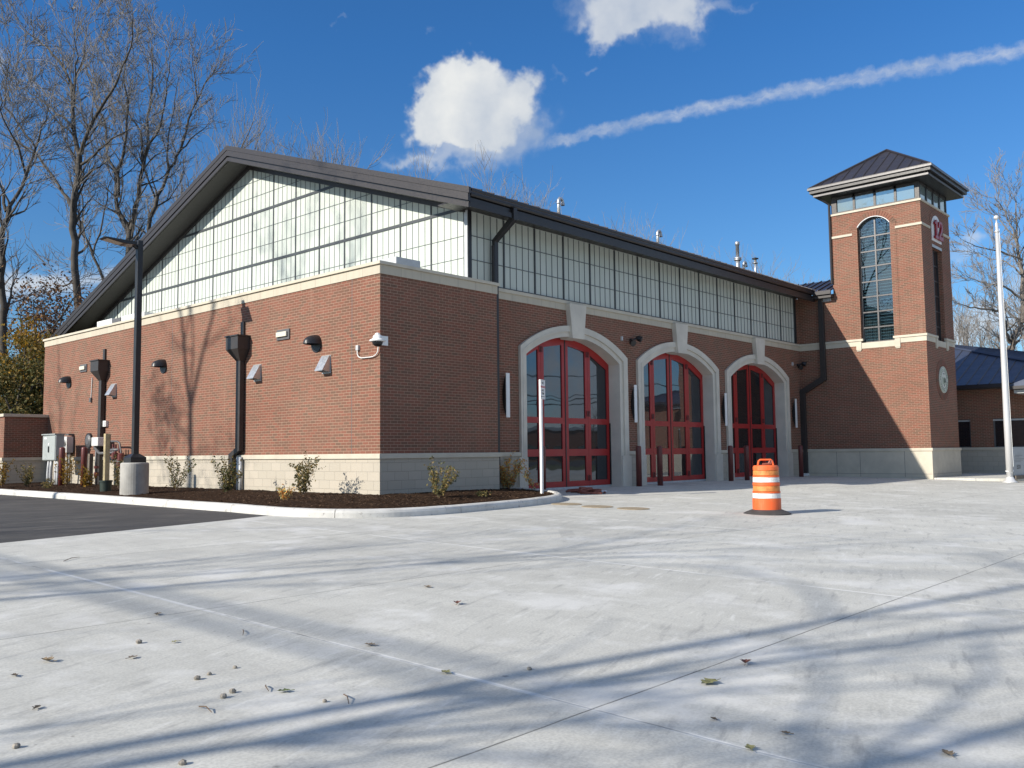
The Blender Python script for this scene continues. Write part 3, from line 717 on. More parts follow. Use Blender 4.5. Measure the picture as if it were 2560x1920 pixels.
    for xh in (i0 + W, i1 - W):
        for zh in (zb + .26, 1.13, topz(xh) - .25):
            mb = MB(); mb.box(xh - .075, xh + .075, YD - .016, YD - .001, zh - .085, zh + .085); mb.tube([(xh, YD - .018, zh - .08), (xh, YD - .018, zh + .08)], .016, 8)
            mb.box(xh - .055, xh - .035, YD - .03, YD - .016, zh - .06, zh - .04); mb.box(xh + .035, xh + .055, YD - .03, YD - .016, zh + .04, zh + .06)
            mb.build('hinge', 'redd', hd)
    MB().box(i0, i1, YD - .02, YD + .085, zb - .045, zb + .026).build('threshold', 'zinc', hd)
    MB().box(cxk - .02, cxk + .02, YD - .012, YD + .06, zb + .03, topz(cxk) - .01).build('meeting_seal', 'black', hd)
    MB().box(i1 - .035, i1 - .004, YD - .04, YD - .002, zb + .03, .86).build('guide_rod', 'black', hd)
# clerestory of translucent panels along the front
MB().box(3.35, 22.33, YF + .03, YF + .10, 4.343, 6.3).build('clerestory_panel', 'panel', fs)
mb = MB(); mt = MB()
for k in range(15):
    x = 3.34 + 1.2655 * k
    mb.box(x - .022, x + .022, YF - .005, YF + .04, 4.37, 6.22)
    for q in range(1, 5): mt.box(x + .2531 * q - .007, x + .2531 * q + .007, YF + .015, YF + .04, 4.37, 6.22)
mb.box(22.3, 22.345, YF - .005, YF + .04, 4.37, 6.22)
for z in (4.97, 5.595): mt.box(3.36, 22.3, YF + .012, YF + .04, z - .009, z + .009)
mb.box(3.36, 22.3, YF - .008, YF + .04, 4.345, 4.38)
mb.build('mullion_grid', 'mullion', fs); mt.build('glazing_bars', 'bars', fs)
XG = 3.27
MB().box(3.235, 3.36, YF - .01, YF + .12, 4.343, 6.35).build('corner_post', 'black', fs)
MB().box(3.215, 3.2345, YF + .005, YF + .12, 4.343, 6.32).build('corner_trim', 'zinc', fs)
for yj in (1.02, 9.62):
    MB().box(-.0015, .01, yj - .007, yj + .007, .002, 4.062).build('control_joint', 'bars', fs)
# roof profile
YR, ZR, SR, SL_, YL0, YR0 = 10.86, 10.25, .333, .349, 26.5, -.42
def zt(y): return ZR - SR * (YR - y) if y < YR else ZR - SL_ * (y - YR)
def band(o0, o1, ya=YR0, yb=YL0): return [(ya, zt(ya) - o0), (YR, ZR - o0), (yb, zt(yb) - o0), (yb, zt(yb) - o1), (YR, ZR - o1), (ya, zt(ya) - o1)]
mb = MB(); mb.prism(band(0.0, .12), 'x', 2.46, 23.2)
roof = mb.build('roof', 'seam', fs)
mb = MB()
for k in range(46):
    x = 2.9 + .44 * k
    mb.prism([(YR0, zt(YR0) + .001), (YR, ZR + .001), (YR, ZR + .035), (YR0, zt(YR0) + .035)], 'x', x - .012, x + .012)
mb.build('standing_seams', 'seam', roof)
mb = MB(); mb.prism(band(-.008, .145, YR0 - .05, YL0 + .03), 'x', 2.385, 2.458); mb.build('rake_flashing', 'bronzel', roof)
mb = MB(); mb.prism(band(.15, .335), 'x', 2.40, 2.455); mb.build('rake_fascia', 'bronzel', roof)
mb = MB(); mb.prism(band(.12, .40, YR0 + .02, YL0 - .02), 'x', 2.462, 2.50); mb.build('rake_reveal', 'black', roof)
mb = MB(); mb.prism(band(.385, .505), 'x', 2.415, 2.46); mb.build('rake_trim', 'bronzel', roof)
mb = MB(); mb.prism(band(.455, .485, .3, YL0 - .05), 'x', 2.5, 3.30); mb.build('gable_soffit', 'soffit', roof)
MB().prism(band(.485, .62, .5, YL0 - .3), 'x', 3.19, 3.262).build('gable_trim', 'bronze', roof)
# eave along the front
mb = MB(); mb.box(2.46, 22.5, YR0 + .14, YR0 + .18, 6.16, 6.40); mb.build('eave_reveal', 'black', roof)
MB().box(2.46, 22.5, YR0 + .02, YR0 + .07, 6.025, 6.155).build('eave_fascia', 'eave', roof)
MB().box(2.46, 22.5, YR0 + .07, YF + .3, 6.24, 6.27).build('eave_soffit', 'eave', roof)
mb = MB(); mb.box(2.46, 22.5, YR0 + .07, YR0 + .10, 6.03, 6.24); mb.build('eave_return', 'eave', roof)
gp = [(-.0, 6.30), (-.10, 6.30), (-.125, 6.335), (-.125, 6.40), (-.15, 6.43), (-.15, 6.475), (-.14, 6.475), (-.11, 6.41), (-.11, 6.33), (-.0, 6.33)]
mb = MB(); mb.prism([(y + YR0 + .13, z) for y, z in gp], 'x', 2.56, 22.42); mb.build('gutter', 'eave', roof)
MB().prism([(YR0 + .13, 6.30), (YR0 + .03, 6.30), (YR0 + .005, 6.335), (YR0 + .005, 6.40), (YR0 - .02, 6.43), (YR0 - .02, 6.475), (YR0 + .13, 6.475)], 'x', 2.53, 2.56).build('gutter_end', 'bronzel', roof)
# gable wall of translucent panels
gy = [.45, YR, 23.5]
MB().prism([(.45, 4.25), (.45, zt(.45) - .46), (YR, ZR - .46), (23.5, zt(23.5) - .46), (23.5, 4.25)], 'x', XG, XG + .06).build('gable_panel', 'panel', fs)
mb = MB(); mt = MB()
ys = [.581 + 1.2587 * k for k in range(0, 18)]
for y in ys:
    mb.box(XG - .02, XG + .01, y - .024, y + .024, 4.35, zt(y) - .50)
    for q in range(1, 5):
        yy = y + .2517 * q
        if zt(yy) - .50 > 4.4: mt.box(XG - .010, XG + .01, yy - .0065, yy + .0065, 4.35, zt(yy) - .50)
def rail(m_, z, hw, x):
    z = z; ya = max(.5, YR - (ZR - .5 - z) / SR); yb = min(23, YR + (ZR - .5 - z) / SL_)
    m_.box(XG - x, XG + .01, ya, yb, z - hw, z + hw)
for z in (6.317, 8.078): rail(mb, z, .04, .024)
for z in (4.45, 5.02, 5.595, 6.89, 7.48, 8.63, 9.16): rail(mt, z, .007, .012)
mb.build('mullion_grid', 'mullion', fs); mt.build('glazing_bars', 'bars', fs)
MB().box(3.34, 23.1, .85, 22.5, -1.2, 4.2).build('light_block', 'dgrey', fs)  # unseen dark filling added to block light and sky inside the hall
MB().prism([(.9, 4.2), (.9, 6.1), (YR, 9.55), (22.4, 5.7), (22.4, 4.2)], 'x', 3.5, 23.0).build('light_block', 'dgrey', fs)  # same unseen light-blocking filling, up under the roof
# downspout at the front: leaves the gutter, cranks back to the wall
mb = MB()
mb.prism([(YR0 - .02, 6.30), (YR0 - .02, 5.98), (.245, 5.52), (.245, -1.0), (.345, -1.0), (.345, 5.58), (YR0 + .13, 6.07), (YR0 + .13, 6.30)], 'x', 4.05, 4.19)
mb.build('downspout', 'eave', fs, bevel=.006)
MB().box(4.02, 4.045, .255, .335, 4.36, 5.42).build('downspout_lit_strip', 'bronzel', fs)  # lighter strip added for the downspout's sunlit side
# scupper heads with downspouts on the gable-side wall
def scupper(yc, ybot_shift):
    mb = MB(); hw = .30; d = .36
    zs = (2.50, 2.80, 3.13)
    # tapered head
    a = [(-d, yc - hw), (-d, yc + hw), (-.002, yc + hw), (-.002, yc - hw)]
    b = [(-.17, yc - .10), (-.17, yc + .10), (-.002, yc + .10), (-.002, yc - .10)]
    i = len(mb.v)
    for pl, z in ((b, zs[0]), (a, zs[1]), (a, zs[2])): mb.v += [(p[0], p[1], z) for p in pl]
    for r in (0, 1):
        for q in range(4): mb.f.append((i + r*4 + q, i + r*4 + (q+1) % 4, i + r*4 + 4 + (q+1) % 4, i + r*4 + 4 + q))
    mb.f.append((i+8, i+9, i+10, i+11)); mb.f.append((i+3, i+2, i+1, i))
    mb.box(-d - .03, -.002, yc - hw - .03, yc + hw + .03, 3.131, 3.165)
    hd_ = mb.build('conductor_head', 'bronze', fs)
    MB().box(-.06, -.002, yc - .07, yc + .07, 3.166, 3.55).build('scupper_pipe', 'bronze', hd_)
    mb = MB()
    if ybot_shift:
        mb.prism([(yc - .1, 2.5), (yc - .1, .12), (yc - .1 + ybot_shift, -.02), (yc - .1 + ybot_shift, -.98), (yc + .1 + ybot_shift, -.98), (yc + .1 + ybot_shift, .03), (yc + .1, .18), (yc + .1, 2.5)], 'x', -.165, -.035)
    else: mb.box(-.165, -.035, yc - .1, yc + .1, -.98, 2.5)
    mb.build('downspout', 'bronze', fs, bevel=.005)
scupper(5.68, .33); scupper(14.17, 0)
mb = MB()
for y in (5.72, 5.60): mb.tube([(-.10, y, -.05), (-.10, y, -1.0)], .045, 10)
mb.build('drain_pipe', 'pvc', fs, smooth=True)
# white kerbs and curb pieces on the flat roof behind the coping
mb = MB(); mb.box(.81, 1.58, .40, 1.15, 4.30, 4.645); mb.box(.35, .80, .40, .75, 4.30, 4.47); build_each(mb, 'rooftop_curb', 'zinc', fs, bevel=.01)
mb = MB(); mb.box(.30, .75, 14.45, 15.6, 4.30, 4.64); mb.box(.30, .75, 12.8, 13.72, 4.30, 4.62); mb.box(.3, .75, 12.1, 12.76, 4.30, 4.60)
build_each(mb, 'rooftop_curb', 'white', fs)
mb = MB(); mb.box(.285, .31, 13.76, 14.40, 4.34, 4.60); mb.build('rooftop_dark_opening', 'dgrey', fs)  # dark sheet standing in for the shaded opening between the white boxes
mb = MB()
for y in (14.9, 15.3, 13.0, 13.4): mb.box(.288, .30, y - .012, y + .012, 4.36, 4.60)
mb.build('rooftop_seams', 'grey', fs)
# pipes through the roof
def roofz(y): return zt(y)
def gooseneck(name, x, y, ztop, r=.055):
    t = thing(name[0], (x, y, roofz(y)), name[1], 'roof vent', 'goosenecked vent pipes on the roof')
    R2 = .11; pts = [(x, y, roofz(y) - .05), (x, y, ztop - R2)]
    for k in range(1, 8):
        a = PI * k / 7; pts.append((x + R2 - R2 * math.cos(a), y, ztop - R2 + R2 * math.sin(a)))
    pts.append((x + 2 * R2, y, ztop - R2 - .08))
    MB().tube(pts, r, 12).build('pipe', 'silver', t, smooth=True)
    MB().tube([(x + 2 * R2, y, ztop - R2 - .02), (x + 2 * R2, y, ztop - R2 - .10)], r * 1.25, 12).build('nozzle', 'silver', t, smooth=True)
    MB().tube([(x, y, ztop - R2 - .02), (x, y, ztop - R2 - .10)], r * 1.2, 12).build('coupling', 'silver', t, smooth=True)
gooseneck(('gooseneck_vent', 'steel gooseneck vent pipe on the roof, nearest the gable'), 10.13, 3.0, 8.49)
gooseneck(('gooseneck_vent', 'tall steel gooseneck vent pipe standing midway along the roof'), 16.15, 3.0, 8.46)
gooseneck(('gooseneck_vent', 'short steel gooseneck vent pipe between the flue stack and the black-capped vent'), 23.05, 3.0, 8.30, .05)
t = thing('flue_stack', (22.5, 3, roofz(3)), 'tall ribbed steel flue stack, highest pipe on the roof', 'flue')
MB().lathe([(.095, -.1), (.095, .72)], (22.5, 3, roofz(3)), 16).build('pipe', 'silver', t, smooth=True)
MB().lathe([(.13, .62), (.17, .64), (.17, .67), (.13, .69), (.17, .71), (.17, .74), (.13, .77)], (22.5, 3, roofz(3)), 16).build('collar', 'silver', t)
MB().lathe([(.075, .72), (.075, 1.3), (.10, 1.31), (.10, 1.45), (.085, 1.46)], (22.5, 3, roofz(3)), 16).build('upper_pipe', 'silver', t, smooth=True)
t = thing('capped_vent', (22.95, 2.4, roofz(2.4)), 'slim steel roof vent with a flat black rain cap', 'roof vent')
bz = roofz(2.4)
MB().lathe([(.05, -.1), (.05, .75)], (22.95, 2.4, bz), 14).build('pipe', 'silver', t, smooth=True)
MB().lathe([(.12, .68), (.12, .70), (.06, .72), (.06, .86)], (22.95, 2.4, bz), 14).build('hood', 'silver', t, smooth=True)
MB().lathe([(.14, .87), (.14, .90), (.03, .94)], (22.95, 2.4, bz), 14).build('rain_cap', 'black', t)

# ------------------------------------------------------------------ tower
tw = thing('brick_tower', (24.463, -2.857, -1.17), 'square red brick tower with arched window, glazed top and dark pyramid roof', 'tower')
X0, X1, Y0, Y1 = XT, 26.2, -4.607, -1.1
TH = .24
# left face (plane x = X0) : lower part, then around the tall arched window
WY0, WY1, WZ0, WZS, WZT = -3.44, -2.166, 4.10, 8.845, 9.19
MB().box(X0, X0 + TH, Y0, YF - .002, -.002, 4.064).build('wall', 'brick', tw)
poly = [(Y0, 4.064), (WY0, 4.064), (WY0, WZS)] + arcpts(WY0, WY1, WZS, WZT, 22)[1:-1] + [(WY1, WZS), (WY1, 4.064), (Y1, 4.064), (Y1, 9.48), (Y0, 9.48)]
MB().prism(poly, 'x', X0, X0 + TH).build('wall', 'brick', tw)
MB().box(X0, X0 + TH, Y1, YF - .002, 4.064, 6.3).build('wall', 'brick', tw)
# front face (plane y = Y0)
FX0, FX1, FZ1 = 23.95, 25.10, 7.87
MB().box(X0 + TH, X1, Y0, Y0 + TH, -.002, 4.064).build('wall', 'brick', tw)
MB().prism([(X0 + TH, 4.064), (FX0, 4.064), (FX0, FZ1), (FX1, FZ1), (FX1, 4.064), (X1, 4.064), (X1, 9.48), (X0 + TH, 9.48)], 'y', Y0, Y0 + TH).build('wall', 'brick', tw)
MB().box(X1 - .2, X1, Y0 + TH, Y1, -.002, 9.48).box(X0 + TH, X1 - .2, Y1 - .2, Y1, -.002, 9.48).build('wall', 'brick', tw)
mb = MB(); mb.box(X0 - .03, X0 + TH, Y0 - .03, YF - .002, -1.9, -.11); mb.box(X0 + TH, X1 + .03, Y0 - .03, Y1, -1.9, -.11); build_each(mb, 'base', 'cast', tw)
mb = MB(); mb.box(X0 - .065, X0 + TH, Y0 - .065, YF - .003, -.11, -.003); mb.box(X0 + TH, X1 + .065, Y0 - .065, Y1, -.11, -.003); build_each(mb, 'base_cap', 'cast', tw, bevel=.006)
mb = MB()
for y in (-.99, -1.93, -3.63): mb.box(X0 - .0325, X0 - .03, y - .006, y + .006, -1.1, -.112)
mb.box(X0 - .0325, X0 - .03, Y0, .4, -.985, -.975); mb.box(X0, X1, Y0 - .0325, Y0 - .03, -.985, -.975); mb.build('base_joints', 'dgrey', tw)
# string course at mid height
def course(z0, z1, ylist, xlist, pr, name, mat='cast'):
    mb = MB()
    for ya, yb in ylist: mb.box(X0 - pr, X0 + .05, ya, yb, z0, z1)
    for xa, xb in xlist: mb.box(xa, xb, Y0 - pr, Y0 + .05, z0, z1)
    return build_each(mb, name, mat, tw, bevel=.004)
YA, YB = -3.66, -1.96
course(4.062, 4.255, [(Y0 - .02, YA + .2), (YB - .2, YF - .003)], [(X0 + .051, 24.0), (25.08, X1 + .02)], .02, 'string_course')
course(4.256, 4.345, [(Y0 - .055, YA + .26), (YB - .27, YF - .003)], [(X0 + .051, 24.04), (25.04, X1 + .055)], .055, 'string_cap')
course(3.95, 4.18, [(YA + .2, YB - .2)], [(24.0, 25.08)], .018, 'window_sill')
course(3.90, 4.24, [(YA, YA + .205), (YB - .205, YB)], [(23.78, 23.99), (25.09, 25.30)], .05, 'sill_bracket')
course(3.855, 3.898, [(YA + .02, YA + .18), (YB - .18, YB - .02)], [(23.80, 23.97), (25.11, 25.28)], .03, 'bracket_foot')
course(8.545, 8.637, [(Y0 - .035, YA + .02), (YB, Y1)], [(X0 + .051, 23.72), (25.32, X1 + .035)], .035, 'upper_course')
course(9.478, 9.556, [(Y0 - .045, Y1 + .03)], [(X0 + .051, X1 + .045)], .045, 'top_course')
# window surround: brick piers and arch of voussoirs standing slightly proud
mb = MB(); mb.box(X0 - .018, X0 + .05, YA, WY0, 4.346, WZS); mb.box(X0 - .018, X0 + .05, WY1, YB, 4.346, WZS); build_each(mb, 'window_pier', 'brick', tw)
M['vous'] = leafm('arch_brick', [(.21, .095, .066), (.185, .095, .066), (.155, .094, .066), (.22, .098, .066)], 0.0)
h = (WY1 - WY0) / 2; sg = WZT - WZS; r0 = (h * h + sg * sg) / (2 * sg); cyw = (WY0 + WY1) / 2; czw = WZT - r0; am = math.asin(h / r0)
mb = MB(); N_ = 19
for k in range(N_):
    a0 = -am * 1.18 + 2.36 * am * (k + .06) / N_; a1 = -am * 1.18 + 2.36 * am * (k + .94) / N_
    ra, rb = r0 + .005, r0 + .215
    if abs((a0 + a1) / 2) > am: ra = r0 + .03
    mb.prism([(cyw + ra * math.sin(a0), czw + ra * math.cos(a0)), (cyw + rb * math.sin(a0), czw + rb * math.cos(a0)), (cyw + rb * math.sin(a1), czw + rb * math.cos(a1)), (cyw + ra * math.sin(a1), czw + ra * math.cos(a1))], 'x', X0 - .02, X0 + .02)
mb.build('arch_brickwork', 'vous', tw)
mb = MB()
for k in range(44):  # soldier course under the top course
    y = Y0 + .01 + k * .0797
    if abs(y + .035 - cyw) > .45: mb.box(X0 - .004, X0 + .02, y, y + .068, 9.372, 9.472)
mb.build('soldier_course', 'vous', tw)
tr = [(cyw + (r0 + .004) * math.sin(t), czw + (r0 + .004) * math.cos(t)) for t in [-am + 2 * am * k / 20 for k in range(21)]]
MB().prism(tr + [(cyw + (r0 - .022) * math.sin(t), czw + (r0 - .022) * math.cos(t)) for t in [am - 2 * am * k / 20 for k in range(21)]], 'x', X0 - .03, X0 + .06).build('arch_lintel', 'zinc', tw)
# tall arched window
wx = X0 + .17
mb = MB()
wo = [(WY0, 4.175), (WY0, WZS)] + arcpts(WY0, WY1, WZS, WZT - .005, 22)[1:-1] + [(WY1, WZS), (WY1, 4.175)]
wi = [(WY0 + .05, 4.235), (WY0 + .05, WZS - .01)] + arcpts(WY0 + .05, WY1 - .05, WZS - .01, WZT - .055, 22)[1:-1] + [(WY1 - .05, WZS - .01), (WY1 - .05, 4.235)]
mb.prism(wo + wi[::-1], 'x', wx - .03, wx + .05); mb.box(wx - .03, wx + .05, WY0 + .05, WY1 - .05, 4.176, 4.235)
mb.box(wx - .028, wx + .045, cyw - .028, cyw + .028, 4.235, WZT - .05)
rz = [4.785, 5.40, 6.015, 6.62, 7.23, 7.84, 8.44]
for z in rz: mb.box(wx - .025, wx + .04, WY0 + .05, WY1 - .05, z - .025, z + .025)
win = mb.build('tall_window', 'trim', tw)
zz = [4.235] + rz
for q, (a, b) in enumerate(((WY0 + .045, cyw - .02), (cyw + .02, WY1 - .045))):
    for k in range(7): MB().box(wx + .005, wx + .012, a, b, zz[k] + .01, zz[k + 1] - .01).build('pane', 'seeglass', win)
    h2 = [(y, min(z, WZT - .06)) for y, z in arcpts(WY0 + .045, WY1 - .045, WZS - .01, WZT - .05, 24) if a - .001 <= y <= b + .001]
    MB().prism([(a, 8.45), (b, 8.45)] + [(b, h2[-1][1])] + h2[::-1] + [(a, h2[0][1])], 'x', wx + .005, wx + .012).build('pane', 'seeglass', win)
mb = MB()
z = 4.30
while z < 9.05:
    mb.box(wx + .085, wx + .10, WY0 + .02, WY1 - .02, z, z + .024); z += .121
mb.build('blind_slats', 'zinc', win)
MB().box(wx + .26, wx + .27, WY0 - .1, WY1 + .1, 4.1, 9.3).build('backing', 'black', win)
mb = MB(); mb.box(FX0, FX0 + .05, Y0 + .16, Y0 + .22, 4.18, FZ1); mb.box(FX1 - .05, FX1, Y0 + .16, Y0 + .22, 4.18, FZ1); mb.box(FX0 + .05, FX1 - .05, Y0 + .16, Y0 + .22, FZ1 - .06, FZ1); mb.box(FX0 + .05, FX1 - .05, Y0 + .16, Y0 + .22, 4.18, 4.24)
mb.box((FX0 + FX1) / 2 - .025, (FX0 + FX1) / 2 + .025, Y0 + .16, Y0 + .22, 4.24, FZ1 - .06)
for z in (4.785, 5.40, 6.015, 6.62, 7.23): mb.box(FX0 + .05, FX1 - .05, Y0 + .165, Y0 + .215, z - .022, z + .022)
fw = mb.build('front_window', 'bronze', tw)
MB().box(FX0 + .04, FX1 - .04, Y0 + .19, Y0 + .2, 4.2, FZ1 - .03).build('pane', 'darkglass', fw)
MB().box(FX0 - .02, FX1 + .02, Y0 - .006, Y0 + .03, FZ1, FZ1 + .11).build('lintel', 'zinc', tw)
# arched number plate and red numerals
SX0, SX1 = 23.92, 25.04
pl = [(SX0, 8.125), (SX0, 8.80)] + arcpts(SX0, SX1, 8.80, 9.19, 16)[1:-1] + [(SX1, 8.80), (SX1, 8.125)]
MB().prism(pl, 'y', Y0 - .03, Y0 + .01).build('number_plate', 'white', tw)
ring = [(cx_, cz_) for cx_, cz_ in arcpts(SX0 - .22, SX1 + .22, 8.86, 9.40, 16)]; rin = arcpts(SX0 + .002, SX1 - .002, 8.81, 9.20, 16)
MB().prism(ring + rin[::-1], 'y', Y0 - .012, Y0 + .01).build('arch_brickwork', 'brick', tw)
# serif numerals built as outlines
one = [(-.17, -.36), (.17, -.36), (.17, -.27), (.075, -.24), (.075, .36), (-.02, .36), (-.17, .24), (-.17, .17), (-.065, .20), (-.065, -.24), (-.17, -.27)]
two = [(-.22, -.36), (.22, -.36), (.25, -.14), (.19, -.14), (.16, -.22), (-.04, -.22), (.13, -.04), (.21, .08), (.22, .20), (.16, .32), (.04, .375), (-.09, .36), (-.19, .28), (-.215, .17), (-.16, .11), (-.08, .13), (-.07, .22), (-.01, .285), (.06, .27), (.09, .19), (.07, .09), (-.02, -.05), (-.22, -.26)]
for name, sh, cx_ in (('numeral', one, 24.25), ('numeral', two, 24.75)):
    MB().prism([(cx_ + a * 1.12, 8.60 + b * 1.05) for a, b in sh], 'y', Y0 - .12, Y0 - .05).build(name, 'sred', tw)
# round plaque
sc = Vector((24.47, Y0, 2.655))
def disc(r, y0, y1, n=40): return MB().prism([(sc.x + r * math.cos(2 * PI * k / n), sc.z + r * math.sin(2 * PI * k / n)) for k in range(n)], 'y', y0, y1)
def annulus(r1, r2, y0, y1, n=40):
    a = [(sc.x + r2 * math.cos(2 * PI * k / n), sc.z + r2 * math.sin(2 * PI * k / n)) for k in range(n + 1)]; b = [(sc.x + r1 * math.cos(2 * PI * k / n), sc.z + r1 * math.sin(2 * PI * k / n)) for k in range(n + 1)]
    mb = MB()
    for k in range(n): mb.prism([a[k], a[k+1], b[k+1], b[k]], 'y', y0, y1)
    return mb
mb = MB()
for k in range(44):
    a0, a1 = 2 * PI * (k + .07) / 44, 2 * PI * (k + .93) / 44
    mb.prism([(sc.x + r * math.cos(a), sc.z + r * math.sin(a)) for r, a in ((.60, a0), (.80, a0), (.80, a1), (.60, a1))], 'y', Y0 - .012, Y0 + .01)
mb.build('plaque_surround', 'vous', tw)
sl_ = thing('round_plaque', (sc.x, Y0, sc.z), 'round cream and green plaque low on the tower front', 'plaque')
disc(.52, Y0 - .045, Y0 - .013).build('disc', 'seal', sl_)
annulus(.34, .355, Y0 - .05, Y0 - .045).build('inner_ring', 'seald', sl_); annulus(.475, .49, Y0 - .05, Y0 - .045).build('outer_ring', 'sealg', sl_)
mb = MB()
for k in range(26):
    a = 2 * PI * k / 26
    if k % 7 == 0: continue
    px, pz = sc.x + .415 * math.cos(a), sc.z + .415 * math.sin(a); mb.box(px - .022, px + .022, Y0 - .052, Y0 - .045, pz - .03, pz + .03)
mb.build('lettering_band', 'sealg', sl_)
mb = MB(); mb.box(sc.x - .03, sc.x + .03, Y0 - .055, Y0 - .045, sc.z - .12, sc.z + .06); mb.box(sc.x + .16, sc.x + .20, Y0 - .055, Y0 - .045, sc.z - .10, sc.z + .06); mb.box(sc.x + .12, sc.x + .24, Y0 - .055, Y0 - .045, sc.z - .10, sc.z - .07)
mb.box(sc.x - .10, sc.x + .10, Y0 - .055, Y0 - .045, sc.z + .22, sc.z + .245); mb.prism([(sc.x - .02, sc.z - .27), (sc.x + .05, sc.z - .2), (sc.x, sc.z - .18)], 'y', Y0 - .055, Y0 - .045); mb.build('emblem_dark', 'seald', sl_)
mb = MB(); mb.box(sc.x - .17, sc.x - .11, Y0 - .053, Y0 - .045, sc.z - .14, sc.z + .1); mb.box(sc.x - .2, sc.x + .26, Y0 - .050, Y0 - .045, sc.z - .17, sc.z - .15); mb.box(sc.x + .06, sc.x + .11, Y0 - .053, Y0 - .045, sc.z - .14, sc.z + .1); mb.build('emblem_green', 'sealg', sl_)
# glazed gallery under the roof
GX0, GX1, GY0, GY1 = X0 + .03, X1 - .03, Y0 + .03, Y1 - .03
gz0, gz1 = 9.556, 10.26
ysg = [-1.13 - .06, -2.06, -2.885, -3.68, -4.577 + .12]
mb = MB()
for y in (-2.062, -2.885, -3.68): mb.box(GX0, GX0 + .09, y - .045, y + .045, gz0 + .07, gz1)
mb.box(GX0, GX0 + .09, GY0, GY0 + .16, gz0, gz1); mb.box(GX0, GX0 + .09, GY1 - .22, GY1, gz0, gz1)
mb.box(GX0, GX0 + .09, GY0 + .16, GY1 - .22, gz0, gz0 + .07); mb.box(GX0, GX0 + .09, GY0 + .16, GY1 - .22, 10.14, gz1)
for k in range(5):
    x = GX0 + .09 + (GX1 - GX0 - .18) * k / 4; mb.box(x - .05 + (.05 if k == 0 else 0), x + .05, GY0, GY0 + .09, gz0 + .05, gz1)
mb.box(GX0 + .09, GX1, GY0, GY0 + .09, gz0, gz0 + .05); mb.box(GX0 + .09, GX1, GY0, GY0 + .09, 10.14, gz1)
mb.box(GX1 - .09, GX1, GY0 + .09, GY1, gz0, gz1); mb.box(GX0 + .09, GX1 - .09, GY1 - .09, GY1, gz0, gz1)
gal = mb.build('gallery_frame', 'bronze', tw)
yy = [GY1 - .22, -2.062, -2.885, -3.68, GY0 + .16]
for k in range(4): MB().box(GX0 + .035, GX0 + .045, yy[k + 1] + .03, yy[k] - .03, gz0 + .06, 10.15).build('pane', 'galglass', gal)
for k in range(4):
    xa = GX0 + .09 + (GX1 - GX0 - .18) * k / 4; xb = GX0 + .09 + (GX1 - GX0 - .18) * (k + 1) / 4
    MB().box(xa + .04, xb - .04, GY0 + .035, GY0 + .045, gz0 + .04, 10.15).build('pane', 'galglass', gal)
# eaves and pyramid roof
def sq(o): return (X0 - o, X1 + o, Y0 - o, Y1 + o)
def sqframe(o1, o0, z0, z1):
    mb = MB(); a = sq(o1); b = sq(o0)
    mb.box(a[0], b[0], a[2], a[3], z0, z1); mb.box(b[1], a[1], a[2], a[3], z0, z1); mb.box(b[0], b[1], a[2], b[2], z0, z1); mb.box(b[0], b[1], b[3], a[3], z0, z1); return mb
tr_ = MB().box(*sq(.60), 10.42, 10.60).build('roof', 'black', tw)
a = sq(.46); MB().box(a[0], a[1], a[2], a[3], 10.27, 10.419).build('eave_soffit', 'black', tr_)
sqframe(.49, .461, 10.285, 10.36).build('eave_fascia', 'trim', tr_)
sqframe(.665, .601, 10.555, 10.63).build('gutter', 'trim', tr_)
sqframe(.655, .601, 10.635, 10.66).build('gutter_lip', 'bronze', tr_)
a = sq(.62); ax, ay, az = 24.463, -2.853, 12.27; ez = 10.62
mb = MB(); cor = [(a[0], a[2], ez), (a[1], a[2], ez), (a[1], a[3], ez), (a[0], a[3], ez)]
for k in range(4): mb.quad(cor[k], cor[(k + 1) % 4], (ax, ay, az))
mb.build('roof_slopes', 'seam', tr_)
mb = MB()
for k in range(4):
    A = Vector(cor[k]); B = Vector((ax, ay, az)); mb.tube([A + Vector((0, 0, .02)), B + Vector((0, 0, .03))], .045, 6)
mb.build('hip_cap', 'seam', tr_, smooth=False)
mb = MB(); hl = (a[3] - a[2]) / 2
for face in (0, 1):
    for k in range(-5, 6):
        s_ = k * .43 + .2
        if abs(s_) > hl - .1: continue
        f_ = 1 - abs(s_) / hl
        if face == 0: p0_ = Vector((a[0], ay + s_, ez)); p1_ = Vector((a[0] + (ax - a[0]) * f_, ay + s_, ez + (az - ez) * f_))
        else: p0_ = Vector((ax + s_, a[2], ez)); p1_ = Vector((ax + s_, a[2] + (ay - a[2]) * f_, ez + (az - ez) * f_))
        mb.tube([p0_ + Vector((0, 0, .02)), p1_ + Vector((0, 0, .02))], .022, 4)
mb.build('standing_seams', 'seam', tr_)
# small gutter spout and slim pipe at the tower's back-left edge
mb = MB(); mb.tube([(X0 - .3, Y1 + .33, 10.5), (X0 - .3, Y1 + .33, 10.25), (X0 - .06, Y1 + .02, 9.98), (X0 - .06, Y1 + .02, 6.7)], .05, 8); mb.build('downspout', 'bronzel', tw)
